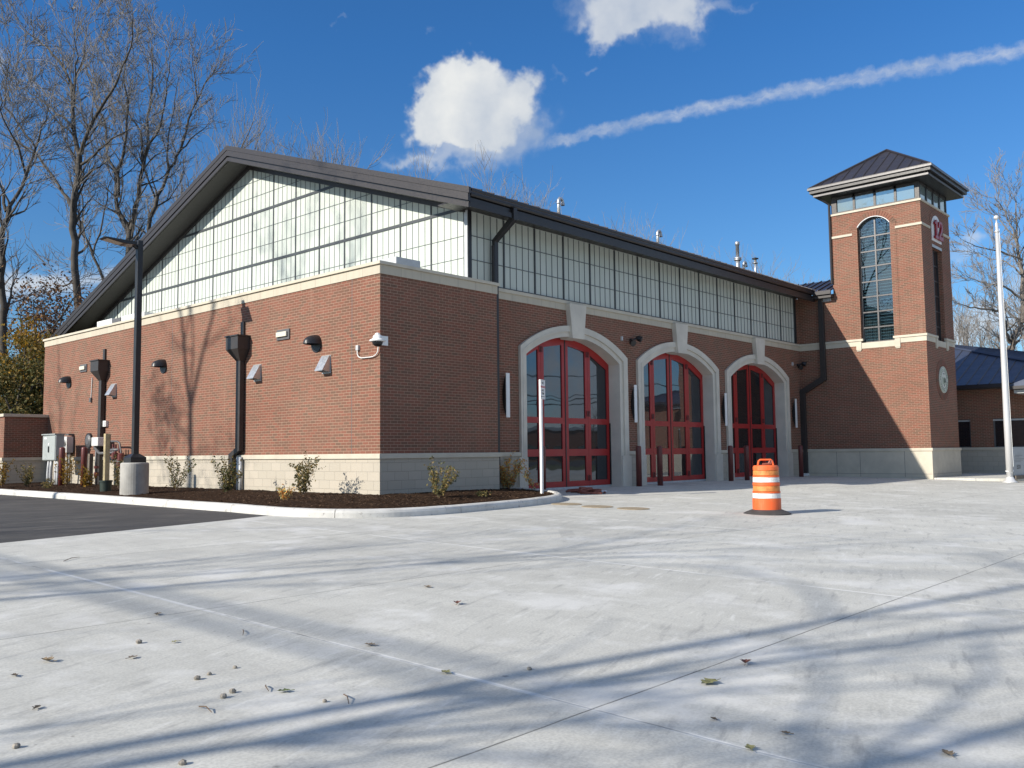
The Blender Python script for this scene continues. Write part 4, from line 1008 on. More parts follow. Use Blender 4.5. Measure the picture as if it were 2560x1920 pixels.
# link roof between hall and tower
lr = MB().prism([(X0 - .36, 6.42), (X0 - .36, 6.36), (X0 + 1.75, 7.12), (X0 + 1.75, 7.2)], 'y', Y1 - .02, 1.6).build('link_roof', 'seam', tw)
mb = MB()
for y in (1.15, .8, .45, .1, -.25, -.6, -.95):
    mb.prism([(X0 - .36, 6.421), (X0 + 1.75, 7.201), (X0 + 1.75, 7.245), (X0 - .36, 6.465)], 'y', y - .014, y + .014)
mb.build('standing_seams', 'seam', lr)
MB().box(X0 - .42, X0 - .34, Y1 - .04, -.40, 6.25, 6.37).build('gutter', 'bronzel', lr)
MB().box(X0 - .34, X0 - .002, Y1 - .02, -.25, 6.12, 6.25).build('eave_soffit', 'bronze', lr)
MB().box(X0 - .09, X0 - .001, Y1 + .1, Y1 + .40, 6.00, 6.118).build('vent_box', 'zinc', lr)
mb = MB()
mb.prism([(-.50, 6.25), (-.70, 6.25), (-.72, 2.80), (.20, 2.28), (.20, -.98), (.42, -.98), (.42 - .002, 2.42), (-.50, 2.93)], 'x', X0 - .17, X0 - .03)
mb.build('downspout', 'bronze', tw, bevel=.006)
MB().box(X0 - .19, X0 - .02, .18, .418, -1.12, -.985).build('drain_boot', 'white', tw)

# ------------------------------------------------------------------ low office wing beyond the tower
XW = 30.0; zgw = -1.2
wg = thing('office_wing', (XW, -4, zgw), 'low brick office wing with a dark blue metal roof behind the flagpole', 'building')
wins = [(onX((2427, 1080), XW).y, -1.0), (-9.2, onX((2483, 1080), XW).y)]
zwb, zwt = -.02, 1.24
cuts = sorted([w_ for w_ in wins]); ylo, yhi = -13.0, 3.0
mb = MB(); y = ylo
for a, b in cuts:
    mb.box(XW, XW + .3, y, a, -.003, 2.9); mb.box(XW, XW + .3, a, b, zwt, 2.9); y = b
mb.box(XW, XW + .3, y, yhi, -.003, 2.9); mb.build('wall', 'brick', wg)
MB().box(XW - .03, XW + .3, ylo, yhi, -1.6, -.11).build('base', 'cmu', wg)
MB().box(XW - .07, XW + .3, ylo, yhi, -.11, -.003).build('base_cap', 'cast', wg)
for a, b in cuts:
    f_ = MB().box(XW + .08, XW + .14, a, b, zwt - .07, zwt).box(XW + .08, XW + .14, a, b, zwb, zwb + .06).box(XW + .08, XW + .14, a, a + .06, zwb + .06, zwt - .07).box(XW + .08, XW + .14, b - .06, b, zwb + .06, zwt - .07)
    if b - a > 2: f_.box(XW + .085, XW + .135, (a + b) / 2 - .03, (a + b) / 2 + .03, zwb + .06, zwt - .07)
    fr = f_.build('window', 'dgrey', wg)
    MB().box(XW + .11, XW + .12, a + .05, b - .05, zwb + .05, zwt - .06).build('pane', 'darkglass', fr)
    MB().box(XW + .06, XW + .079, a, b, zwt - .10, zwt - .03).build('blind_box', 'zinc', fr)
ze_, xe_ = 2.72, XW - .6
nrm = Vector((-.42, 0, 1)); P0 = (xe_, 0, ze_)
ta = onP((2385, 872), P0, nrm); tb = onP((2562, 904), P0, nrm)
tdir = (tb - ta); e0 = Vector((xe_, 3.2, ze_)); e1 = Vector((xe_, ylo, ze_))
t0 = ta - tdir * .9; t1 = ta + tdir * 2.0
mb = MB(); mb.quad(e0, e1, t1, t0)
lo_ = [p - Vector((0, 0, .12)) for p in (e0, e1, t1, t0)]; mb.quad(*lo_[::-1])
for i in range(4):
    A = [e0, e1, t1, t0][i]; B = [e0, e1, t1, t0][(i + 1) % 4]; mb.quad(A, lo_[i], lo_[(i + 1) % 4], B)
rf = mb.build('roof', 'blueroof', wg)
mb = MB()
for k in range(26):
    y = 2.8 - .46 * k
    A = Vector((xe_, y, ze_ + .012))
    # run up the slope until the hip line
    den = tdir.y; s = (y - t0.y) / (t1.y - t0.y); B = t0 + (t1 - t0) * s; B = Vector((B.x, y, B.z + .012))
    mb.tube([A, B], .022, 4)
mb.build('standing_seams', 'seam', rf)
MB().tube([t0 + Vector((0, 0, .03)), t1 + Vector((0, 0, .03))], .06, 6).build('hip_cap', 'blueroof', rf)
mb = MB(); mb.box(xe_ - .07, xe_, ylo, 3.2, ze_ - .17, ze_ - .01); mb.build('gutter', 'seam', rf)
MB().box(xe_, XW - .001, ylo, 3.2, ze_ - .2, ze_ - .17).build('eave_soffit', 'bronze', rf)
# entrance canopy just entering the picture on the right
cp = onX((2524, 972), 29.0)
yq = cp.y
mb = MB(); mb.prism([(yq - 3.2, 2.40), (yq, 2.40), (yq, 2.52), (yq - 1.6, 3.1), (yq - 3.2, 2.52)], 'x', 28.4, 31.2); cnp = mb.build('canopy_roof', 'blueroof', wg)
MB().box(28.33, 28.399, yq - 3.2, yq, 2.38, 2.51).build('fascia', 'bronzel', cnp)
MB().box(28.6, 30.0, yq - 2.9, yq - .25, 2.22, 2.36).build('canopy_underpanel', 'zinc', cnp)  # plain pale grey panel below the canopy roof

# ------------------------------------------------------------------ brick screen wall at the far left
YS = 18.85
sw = thing('brick_screen_wall', (-1.4, YS, -1), 'short brick screen wall with stone cap at the far left, joining the hall', 'wall')
MB().box(-1.46, -.001, YS, YS + .3, 0, 1.44).box(-1.46, -1.16, YS + .3, YS + 9, 0, 1.44).build('wall', 'brick', sw)
MB().box(-1.49, -.03, YS - .03, YS + .3, -1.4, -.11).box(-1.49, -1.16, YS + .3, YS + 9, -1.4, -.11).build('base', 'cmu', sw)
MB().box(-1.53, -.064, YS - .07, YS + .3, -.11, -.001).box(-1.53, -1.16, YS + .3, YS + 9, -.11, -.001).build('base_cap', 'cast', sw)
MB().box(-1.52, -.001, YS - .06, YS + .34, 1.441, 1.545).box(-1.52, -1.10, YS + .34, YS + 9, 1.441, 1.545).build('coping', 'cast', sw, bevel=.008)

# ------------------------------------------------------------------ fixtures on the sunny side wall
def wall_light(y0, y1, label):
    t = thing('wall_light', (0, (y0 + y1) / 2, 3.03), label, 'wall light', 'flat wall lights on the sunny side wall')
    MB().box(-.035, -.001, y0, y1, 2.90, 3.165).build('housing', 'dgrey', t, bevel=.005)
    MB().box(-.085, -.036, y0 + .07, y1 - .04, 2.975, 3.10).build('lens', 'clear', t, bevel=.01)
wall_light(3.52, 4.08, 'small rectangular wall light beside the nearest black dome hood')
wall_light(15.58, 16.10, 'small rectangular wall light near the wall\'s far end by the scupper head')
def dome(yc, zc, label):
    r = .205; t = thing('dome_vent_hood', (0, yc, zc), label, 'dome hood', 'black dome hoods on the sunny side wall')
    mb = MB(); NN, MM = 14, 9; i0 = 0
    # quarter-globe hood: opening faces down, back against the wall
    for i in range(MM + 1):
        v_ = PI / 2 * i / MM
        for j in range(NN + 1):
            u_ = PI * j / NN
            mb.v.append((-.36 * math.sin(u_) * math.cos(v_) - .001, yc + r * math.cos(u_) * math.cos(v_), zc + .02 + r * math.sin(v_)))
    for i in range(MM):
        for j in range(NN):
            A = i * (NN + 1) + j; mb.f.append((A, A + 1, A + NN + 2, A + NN + 1))
    mb.build('hood', 'black', t, smooth=True)
    mb = MB(); mb.prism([(yc + r * math.cos(2 * PI * k / 28), zc + r * math.sin(2 * PI * k / 28)) for k in range(28)], 'x', -.02, -.001); mb.build('backplate', 'black', t)
    mb = MB(); n = 16
    mb.v += [(-.36 * math.sin(PI * j / n) , yc + r * math.cos(PI * j / n), zc + .02) for j in range(n + 1)] + [(-.36 * math.sin(PI * j / n) - .006, yc + (r + .006) * math.cos(PI * j / n), zc - .01) for j in range(n + 1)]
    for j in range(n): mb.f.append((j, j + 1, n + 2 + j, n + 1 + j))
    mb.build('rim', 'black', t); return t
d0 = dome(2.40, 2.665, 'black dome vent hood nearest the building corner')
dup(d0, (0, 10.14 - 2.40, .01), 'black dome vent hood right of the lamp post')
dup(d0, (0, 17.08 - 2.40, -.05), 'black dome vent hood nearest the far left end of the wall')
def hood(yc, label):
    t = thing('vent_hood', (0, yc, 2.15), label, 'vent hood', 'sloped steel vent hoods on the sunny side wall')
    hw = .15; zt_, zb_ = 2.345, 1.90; d = .24
    MB().prism([(-.002, zt_), (-.04, zt_), (-d, zb_ + .09), (-d, zb_ + .075), (-.03, zt_ - .03), (-.002, zt_ - .03)], 'y', yc - hw, yc + hw).build('sloped_cover', 'silver', t)
    mb = MB()
    for y in (yc - hw - .008, yc + hw): mb.prism([(-.002, zt_), (-.04, zt_), (-d, zb_ + .09), (-.002, zb_ + .05)], 'y', y, y + .008)
    build_each(mb, 'side_panel', 'silver', t); MB().box(-.012, -.002, yc - hw - .02, yc + hw + .02, zb_ + .02, zt_ + .01).build('flange', 'zinc', t); return t
h0 = hood(1.99, 'sloped steel vent hood nearest the building corner, below a dome hood')
dup(h0, (0, 4.98 - 1.99, 0), 'sloped steel vent hood just right of the nearer black downspout')
dup(h0, (0, 13.45 - 1.99, 0), 'sloped steel vent hood farthest left, right of the far downspout')
# security camera at the corner
sc_ = thing('security_camera', (-.1, -.02, 2.5), 'white dome security camera on a bracket at the brick corner', 'camera')
MB().box(.0, .215, -.022, -.001, 2.43, 2.645).box(-.022, -.001, -.02, .14, 2.44, 2.64).build('corner_bracket', 'white', sc_, bevel=.004)
cc = (-.155, -.10, 2.5)
MB().lathe([(.03, .13), (.05, .14), (.05, .17), (.02, .185)], cc, 16).build('top_knob', 'white', sc_, smooth=True)
MB().lathe([(.165, -.015), (.18, .0), (.178, .02), (.13, .045), (.105, .06), (.10, .11), (.07, .14), (.02, .145)], cc, 28).build('housing', 'white', sc_, smooth=True)
MB().tube([(-.03, -.03, 2.58), (-.12, -.08, 2.58)], .05, 10).build('arm', 'white', sc_)
MB().lathe([(.03, -.125), (.085, -.10), (.115, -.05), (.12, -.016)], cc, 24).build('smoked_dome', 'black', sc_, smooth=True)
mb = MB(); mb.tube([(-.04, .765, 2.39), (-.04, .765, 2.29), (-.04, .72, 2.22), (-.04, .62, 2.185), (-.04, .3, 2.18), (-.04, .2, 2.185), (-.04, .10, 2.215), (-.04, .03, 2.28), (-.05, .0, 2.40)], .014, 8); mb.build('conduit', 'offwhite', sc_, smooth=True)
MB().box(-.06, -.002, .72, .81, 2.375, 2.49).build('junction_box', 'pvc', sc_, bevel=.004)
# small wall box and conduit
t = thing('wall_sensor_box', (0, 13.98, 1.07), 'small white box on the brick above the gas piping', 'wall box')
MB().box(-.09, -.001, 13.83, 14.06, .975, 1.17).build('box', 'offwhite', t, bevel=.006); MB().box(-.11, -.091, 13.88, 13.98, 1.02, 1.13).build('cover', 'white', t)
t = thing('wall_conduit', (0, 15.13, 2.3), 'thin vertical conduit on the brick left of the far downspout', 'conduit')
MB().tube([(-.02, 15.12, 2.66), (-.02, 15.17, 1.98)], .016, 8).build('pipe', 'offwhite', t); MB().box(-.06, -.001, 15.12, 15.24, 1.84, 1.98).build('box', 'dgrey', t)

# ------------------------------------------------------------------ fixtures between the doors
def sconce(x, label):
    t = thing('wall_sconce', (x, YF, 1.5), label, 'wall sconce', 'tall white sconces between the red doors')
    z0, z1 = .915, 2.085; y0 = YF - .145
    MB().box(x - .07, x + .07, y0 - .022, y0, z0, z1).build('face_plate', 'white', t, bevel=.004)
    n = 14; arc = [(y0 + .002 + .11 * math.sin(PI * k / n) ** .6, z0 + .04 + (z1 - z0 - .08) * k / n) for k in range(n + 1)]
    MB().prism([(y0 + .001, z0 + .04)] + arc[1:-1] + [(y0 + .001, z1 - .04)], 'x', x - .062, x + .062).build('curved_body', 'black', t)
    MB().box(x - .04, x + .04, YF - .06, YF - .001, 1.35, 1.65).build('mount', 'black', t); return t
s0 = sconce(4.52, 'tall white wall sconce left of the nearest arched door')
dup(s0, (5.90, 0, -.03), 'tall white wall sconce between the nearest and middle arched doors')
dup(s0, (11.58, 0, -.05), 'tall white wall sconce between the middle and far arched doors')
dup(s0, (17.33, 0, -.04), 'tall white wall sconce right of the far arched door')
def flood(x, z, label):
    t = thing('floodlight', (x, YF, z), label, 'floodlight', 'twin black floodlights above the piers')
    MB().tube([(x + .06, YF - .001, z), (x + .06, YF - .06, z)], .06, 12).build('mount', 'black', t)
    for s, dz in ((-1, -.10), (1, .06)):
        c = Vector((x + .06 + .19 * s, YF - .19, z + dz)); MB().tube([(x + .06, YF - .06, z), (c.x - .05 * s, YF - .13, z + dz)], .028, 8).build('arm', 'black', t)
        d_ = Vector((.45 * s, -1, -.45)).normalized()
        MB().tube([c - d_ * .09, c - d_ * .02, c + d_ * .10, c + d_ * .105], [.045, .085, .10, .085], 12).build('lamp_head', 'black', t)
    MB().box(x - .47, x - .40, YF - .05, YF - .001, z - .05, z + .08).build('junction_box', 'pvc', t); return t
f0 = flood(10.36, 3.47, 'black twin floodlight above the pier between the nearest and middle doors')
dup(f0, (12.03, 0, .0), 'black twin floodlight right of the far door, by the tower')

# bollards
def bollard(x, y, z, label, h=1.24, r=.088, g='maroon bollards in front of the red doors'):
    t = tag(MB().lathe([(r, -.1), (r, h - .05), (r * .9, h - .018), (r * .6, h - .004), (0.001, h)], (0, 0, 0), 24).build('bollard', 'maroon', None, smooth=True), label, 'bollard', g)
    t.location = (x, y, z); return t
bollard(10.20, .05, -1.08, 'maroon bollard at the pier right of the nearest red door')
bollard(11.05, -.16, -1.084, 'maroon bollard before the left side of the middle red door')
bollard(15.62, -.12, -1.083, 'maroon bollard at the pier right of the middle red door')
bollard(16.60, -.22, -1.085, 'maroon bollard before the left side of the far red door')
bollard(21.15, -.18, -1.084, 'maroon bollard right of the far red door by the tower downspout')
bollard(onY((1357, 1200), -.15).x, -.15, -1.08, 'maroon bollard mostly hidden behind the white sign post')
bollard(-1.30, 14.15, -.98, 'maroon bollard in the mulch before the grey cabinet', 1.29, .093, 'maroon bollards guarding the utility meters')
bollard(-.90, 13.45, -.98, 'maroon bollard in the mulch left of the gas meter', 1.29, .093, 'maroon bollards guarding the utility meters')

# ------------------------------------------------------------------ lamp post
lp = Vector((-2.55, 6.42, -.93))
t = thing('lamp_post', lp, 'tall black lamp post on a round concrete footing in the mulch', 'lamp post')
MB().lathe([(.335, -.3), (.335, .74), (.32, .765), (.29, .775)], lp, 36).build('footing', 'precast', t)
MB().box(lp.x - .2, lp.x + .2, lp.y - .2, lp.y + .2, -.155, -.03).build('base_cover', 'black', t, bevel=.01)
mb = MB(); i = 0; mb.v += [(lp.x + a * .2, lp.y + b * .2, -.03) for a, b in ((-1, -1), (1, -1), (1, 1), (-1, 1))] + [(lp.x + a * .085, lp.y + b * .085, .06) for a, b in ((-1, -1), (1, -1), (1, 1), (-1, 1))]
for q in range(4): mb.f.append((q, (q + 1) % 4, 4 + (q + 1) % 4, 4 + q))
mb.build('base_shroud', 'black', t)
ztop = at((352, 590), (-(RM.transposed() @ (lp - CAM)).z)).z
MB().box(lp.x - .068, lp.x + .068, lp.y - .068, lp.y + .068, -.02, ztop).build('pole', 'black', t, bevel=.006)
ld = Vector((-.86, .0, 0)); hz = ztop - .13
mb = MB()
# flat shoebox head reaching towards -x, turned to the left
hx0, hx1 = lp.x - .14, lp.x - .92
mb.prism([(hx0, hz - .03), (hx0 - .25, hz - .045), (hx1, hz + .03), (hx1 - .02, hz + .055), (hx0 - .3, hz + .05), (hx0, hz + .06)], 'y', lp.y - .19, lp.y + .19)
mb.build('lamp_head', 'black', t, bevel=.008)
mb = MB(); mb.quad((hx0 - .34, lp.y - .15, hz - .040), (hx1 + .04, lp.y - .15, hz + .019), (hx1 + .04, lp.y + .15, hz + .019), (hx0 - .34, lp.y + .15, hz - .040)); mb.build('lens', 'clear', t)
MB().tube([(lp.x - .06, lp.y, hz - .07), (lp.x - .16, lp.y, hz)], .05, 8).build('arm', 'black', t)

# ------------------------------------------------------------------ no-parking sign
spx = Vector((3.52, -1.72, 0)); zg_ = MZ(spx.x, spx.y)
t = thing('parking_sign', (spx.x, spx.y, zg_), 'white no parking sign on a square white post at the bed\'s tip', 'sign')
ang = R_(288); nv = Vector((math.cos(ang), math.sin(ang), 0)); tv = Vector((-nv.y, nv.x, 0))
zs1 = 1.735
MB().box(spx.x - .03, spx.x + .03, spx.y - .03, spx.y + .03, zg_ - .2, zs1).build('post', 'white', t, bevel=.004)
c = spx + nv * .045 + Vector((0, 0, zs1 - .24)) + tv * .03
def oriented(mb_fn):
    pass
pc = [c + tv * a + Vector((0, 0, b)) for a, b in ((-.15, -.235), (.15, -.235), (.15, .235), (-.15, .235))]
mb = MB(); bk = [p - nv * .006 for p in pc]
mb.quad(*pc); mb.quad(*bk[::-1])
for k in range(4): mb.quad(pc[k], bk[k], bk[(k + 1) % 4], pc[(k + 1) % 4])
plate = mb.build('sign_plate', 'white', t)
fn = nv * .0015
def bar(a0, a1, b0, b1):
    q = [c + tv * a + Vector((0, 0, b)) + fn for a, b in ((a0, b0), (a1, b0), (a1, b1), (a0, b1))]; return q
mb = MB()
for b_ in ((-.137, .137, .213, .218), (-.137, .137, -.218, -.213), (-.137, -.132, -.213, .213), (.132, .137, -.213, .213)): mb.quad(*bar(*b_))
mb.build('border', 'txt', plate)
for s_, dz, sz, mt_ in (('NO', .155, .085, 'txt'), ('PARKING', .06, .072, 'txtr'), ('ANY', -.025, .072, 'txt'), ('TIME', -.10, .072, 'txt')):
    text_part('lettering', s_, sz, mt_, plate, c + fn + Vector((0, 0, dz)), tv, (0, 0, 1), extrude=.0006, offset=.0015)
mb = MB(); mb.quad(*bar(-.07, .07, -.178, -.166))
for s_ in (-1, 1): mb.quad(c + fn + tv * .105 * s_ + Vector((0, 0, -.172)), c + fn + tv * .065 * s_ + Vector((0, 0, -.192)), c + fn + tv * .065 * s_ + Vector((0, 0, -.152)), c + fn + tv * .066 * s_ + Vector((0, 0, -.152)))
mb.build('arrow', 'txt', plate)

# ------------------------------------------------------------------ flagpole and printed crate at the right edge
fb = Vector((21.9, -7.40, GZ(-7.4)))
t = thing('flagpole', fb, 'tall silver flagpole with a ball finial beside the tower', 'flagpole')
dpt = -(RM.transposed() @ (fb - CAM)).z; ft = at((2491, 528), dpt).z
M['alu'] = basic('satin_aluminium', (.66, .66, .66), .36, metal=.35, var=.0)
MB().lathe([(.105, .1), (.105, 2.2), (.085, 5.0), (.06, ft - fb.z - .55)], fb, 20).build('pole', 'alu', t, smooth=True)
MB().lathe([(.075, -.02), (.09, .02), (.05, .04), (.05, .28), (.03, .32), (.02, .42)], (fb.x, fb.y, ft - .55), 16).build('truck', 'alu', t, smooth=True)
MB().lathe([(.001, -.09), (.05, -.075), (.085, -.03), (.09, 0), (.085, .03), (.05, .075), (.001, .09)], (fb.x, fb.y, ft - .04), 18).build('finial', 'alu', t, smooth=True)
MB().lathe([(.24, .0), (.24, .03), (.17, .07), (.125, .17), (.105, .2)], fb, 24).build('flash_collar', 'alu', t, smooth=True)
mb = MB(); cl = fb + Vector((0, 0, .42)); mb.tube([cl + Vector((-.12, .1, -.02)) , cl + Vector((-.05, -.08, -.08)), cl + Vector((.07, -.1, -.03)), cl + Vector((.14, -.08, .12)), cl + Vector((.15, -.06, .2))], .018, 8); mb.build('cleat_rope', 'white', t, smooth=True)
MB().tube([fb + Vector((.0, -.13, .55)), fb + Vector((.02, -.105, 4.0)), fb + Vector((.0, -.075, ft - fb.z - .45))], .007, 5).build('halyard', 'white', t)
pd = [(18.6, -6.3), (20.6, -7.85), (21.7, -8.35), (40, -11), (40, -4.65), (26.4, -4.65), (22.6, -4.66), (20.8, -5.2)]
pp = [G((2437, 1202)), G((2533, 1204)), ]
mb = MB(); pr = [(pp[0].x, pp[0].y), (pp[1].x, pp[1].y), (pp[1].x + 14, pp[1].y - 3.2), (44, -4.0), (26.3, -3.9), (26.3, -4.68), (22.65, -4.68)]
mb.prism(pr, 'z', -1.4, -1.115); struct('raised_walk', mb, 'concrete', bevel=.01)
nb = Vector((-.18, -.984, 0)).normalized(); tb_ = Vector((-nb.y, nb.x, 0))
bo = onP((2532, 1150), (22.5, -7.6, 0), nb); bo.z = 0
t = thing('printed_board', (bo.x + .5, bo.y, -1.0), 'pale grey printed board standing behind the flagpole at the right edge', 'board')
def slab(mb, a0, a1, z0, z1, d0, d1):
    q = [bo + tb_ * a + nb * d for a, d in ((a0, d0), (a1, d0), (a1, d1), (a0, d1))]
    return mb.prism([(p.x, p.y) for p in q], 'z', z0, z1)
slab(MB(), 0, 1.3, -.99, -.01, -.05, 0).build('panel', 'pallet', t, bevel=.004)
slab(MB(), .05, 1.25, -1.115, -.991, -.12, .06).build('foot', 'treated', t)
text_part('lettering', 'EDI', .20, 'txt', t, bo + tb_ * .42 + nb * .002 + Vector((0, 0, -.70)), tb_, (0, 0, 1), .001, .002)
mb = MB()
for z, a, b in ((-.30, .22, .75), (-.35, .12, .50), (-.42, .16, .95), (-.47, .12, .8), (-.52, .14, .6)): slab(mb, a, b, z, z + .012, .0005, .0015)
mb.build('fine_print', 'dgrey', t)

# ------------------------------------------------------------------ traffic drum
dc = Vector((3.36, -7.54, GZ(-7.54)))
t = thing('traffic_drum', dc, 'orange and white traffic drum standing on the concrete', 'traffic drum')
MB().lathe([(.445, -.01), (.445, .012), (.40, .035), (.30, .075), (.27, .085), (.27, .06)], dc, 40).build('rubber_base', 'rubber', t, smooth=False)
secs = [('lower_body', 'orange', [(.268, .06), (.268, .295)]), ('stripe', 'wband', [(.262, .30), (.260, .395)]), ('middle_body', 'orange', [(.263, .40), (.263, .43)]), ('worn_stripe', 'oband', [(.253, .435), (.251, .535)]), ('middle_body', 'orange', [(.256, .54), (.256, .60)]), ('stripe', 'wband', [(.250, .605), (.248, .70)]), ('upper_body', 'orange', [(.250, .705), (.249, .735)]), ('worn_stripe', 'oband', [(.242, .74), (.240, .83)]), ('upper_body', 'orange', [(.243, .835), (.242, .895), (.225, .925), (.10, .935), (.001, .935)])]
for nme, mt_, pf in secs:
    r0_, z0_ = pf[0]; rn, zn = pf[-1]
    p_ = [(r0_ - .012, z0_ - .004), (r0_ , z0_ + .004)] + pf[1:-1] + [(rn, zn - .004 if rn > .1 else zn)] + ([(rn - .012, zn + .002)] if rn > .1 else [])
    MB().lathe(p_, dc, 44, cap=False).build(nme, mt_, t, smooth=False)
hv = Vector((.672, -.74, 0)).normalized(); tp = dc + Vector((0, 0, .93))
mb = MB(); mb.tube([tp - hv * .15, tp - hv * .13 + Vector((0, 0, .085)), tp - hv * .10 + Vector((0, 0, .105)), tp + hv * .10 + Vector((0, 0, .105)), tp + hv * .13 + Vector((0, 0, .085)), tp + hv * .15], .020, 8); mb.build('handle', 'orange', t)
mb = MB(); mb.tube([tp + hv * .06 + Vector((0, 0, .02)), tp + hv * .09 + Vector((0, 0, .09)), tp + hv * .13 + Vector((0, 0, .10)), tp + hv * .10 + Vector((0, 0, .03)), tp - hv * .06 + Vector((0, 0, .018))], .022, 7); mb.build('knotted_tape', 'hose', t)

# covers, hoses
for k, (p, lb) in enumerate((((1416, 1260.6), 'round brown access cover in the concrete nearest the kerb tip'), ((1493, 1267), 'round brown access cover, middle of three in the concrete'), ((1583, 1272), 'round brown access cover nearest the traffic drum'))):
    q = G(p); o = MB().lathe([(.335, -.01), (.335, .008), (.32, .012), (.001, .012)], (0, 0, 0), 36).build('access_cover', 'cover'); o.location = q; tag(o, lb, 'cover', 'round access covers by the kerb')
    o.rotation_euler = (math.atan(.02), 0, 0)
hs = thing('hose_pile', (6.2, -1.0, -1.09), 'heap of red brown hoses lying by the kerb tip', 'hose')
r = random.Random(3)
for k in range(7):
    a = G((1420 + k * 5, 1229 + k * .7)); b = G((1498 + r.uniform(-14, 14), 1231 + k * .8)); pts = []
    for q in range(13):
        s = q / 12; p = a.lerp(b, s); pts.append(p + Vector((.18 * math.sin(s * 7 + k), .22 * math.sin(s * 5 + 2 * k), .035 + .05 * (k % 3) * math.sin(s * PI))))
    MB().tube(pts, .028, 7).build('hose', 'hose', hs, smooth=True)
mb = MB(); e = G((1503, 1234)); mb.tube([e + Vector((0, 0, .05)), e + Vector((.12, -.08, .05))], .045, 10); mb.build('coupling', 'silver', hs)

# ------------------------------------------------------------------ utilities in the mulch
zc = -.97
ca = thing('electrical_cabinet', (-1.0, 15.9, zc), 'large grey electrical cabinet raised on conduits near the screen wall', 'cabinet')
x0 = -1.0; y0, y1 = 15.46, 16.55
dpx = onY((161.0, 1088), y0).x - x0
MB().box(x0, x0 + dpx, y0, y1, -.11, .74).build('body', 'grey', ca, bevel=.008)
MB().box(x0 - .02, x0 - .001, y0 + .03, y1 - .03, -.09, .70).build('door', 'grey', ca, bevel=.004)
MB().box(x0 - .05, x0 + dpx + .02, y0 - .03, y1 + .03, .741, .775).build('top_cover', 'grey', ca)
MB().box(x0 - .045, x0 - .021, y0 + .5, y0 + .56, .16, .36).build('handle', 'black', ca); MB().tube([(x0 - .021, y0 + .53, .43), (x0 - .03, y0 + .53, .43)], .04, 10).build('seal', 'white', ca)
MB().box(x0 - .023, x0 - .0205, y1 - .35, y1 - .15, .60, .66).build('notice', 'white', ca)
for y, b_ in ((16.24, .08), (16.02, .08), (15.66, 0), (15.50, 0)):
    MB().tube([(x0 + .1, y, -.115), (x0 + .1, y + b_ * .6, -.35), (x0 + .1, y + b_, -.6), (x0 + .1, y + b_ * .3, -1.02)], .055, 10).build('conduit', 'pvc', ca, smooth=True)
me_ = thing('electric_meter', (-.2, 16.6, .4), 'white electric meter box with a round glass meter on the brick wall', 'meter')
MB().box(-.26, -.04, 16.48, 16.83, .15, .70).build('box', 'offwhite', me_, bevel=.006); MB().box(-.04, -.001, 16.5, 16.8, .2, .65).build('mount', 'dgrey', me_)
MB().tube([(-.26, 16.66, .50), (-.30, 16.66, .50)], .10, 20).build('collar', 'silver', me_); MB().tube([(-.30, 16.66, .50), (-.40, 16.66, .50), (-.42, 16.66, .50)], [.085, .08, .05], 20).build('glass_dial', 'darkglass', me_)
MB().tube([(-.10, 16.62, .15), (-.10, 16.62, -1.0)], .03, 8).build('conduit', 'pvc', me_); MB().tube([(-.10, 16.75, .15), (-.10, 16.75, -1.0)], .045, 8).build('conduit', 'dgrey', me_)
MB().box(-.2, -.02, 16.5, 16.75, .74, .80).build('bracket', 'dgrey', me_)
gs = thing('gas_meter', (-.4, 13.3, zc), 'gas meter piping with a black round regulator before the brick wall', 'gas meter')
MB().tube([(-.46, 14.27, .52), (-.40, 14.27, .52)], .25, 28).build('regulator_disc', 'black', gs); MB().tube([(-.50, 14.27, .52), (-.46, 14.27, .52)], [.12, .20], 20).build('regulator_cap', 'dgrey', gs)
MB().box(-.50, -.24, 13.44, 13.92, .34, .62).build('meter_body', 'offwhite', gs, bevel=.02)
MB().tube([(-.36, 14.05, .42), (-.36, 13.95, .42), (-.36, 13.92, .36)], .07, 8).build('valve', 'maroon', gs)
mb = MB()
for pts, rd in (([(-.36, 13.85, .36), (-.36, 13.85, -.1), (-.36, 13.8, -1.0)], .04), ([(-.36, 13.98, .30), (-.36, 13.6, .10), (-.36, 12.5, .12)], .05), ([(-.36, 13.0, .48), (-.36, 12.35, .47), (-.36, 12.18, .42), (-.36, 12.05, .1), (-.36, 12.05, -.12)], .028), ([(-.36, 12.6, .28), (-.36, 12.6, -.15)], .03), ([(-.36, 13.1, -.16), (-.36, 12.0, -.16)], .032), ([(-.36, 12.9, .1), (-.36, 12.9, -1.0)], .022), ([(-.36, 12.28, -.16), (-.36, 12.28, -1.0)], .026), ([(-.36, 13.1, .2), (-.36, 12.2, .21)], .045)):
    mb.tube(pts, rd, 8)
mb.build('pipework', 'dgrey', gs, smooth=True)
mb = MB()
for y, z in ((12.45, .22), (12.62, .23), (12.2, .22), (12.8, .14)): mb.tube([(-.36, y, z - .10), (-.36, y, z + .16)], .035, 8)
for y, z in ((12.5, .02), (12.07, -.02)): mb.tube([(-.36, y, z - .13), (-.36, y, z - .1), (-.36, y, z + .08), (-.36, y, z + .12)], [.04, .1, .1, .04], 10)
mb.tube([(-.38, 12.2, -.22), (-.34, 12.2, -.22)], .14, 16); mb.tube([(-.36, 13.82, -.38), (-.36, 13.82, -.30)], .08, 10); mb.tube([(-.36, 13.81, -.62), (-.36, 13.81, -.5)], .075, 10)
build_each(mb, 'valve_body', 'maroon', gs); MB().tube([(-.36, 13.05, .14), (-.36, 13.05, .46), (-.36, 13.05, .60)], [.04, .04, .012], 10).build('vent_cap', 'offwhite', gs)
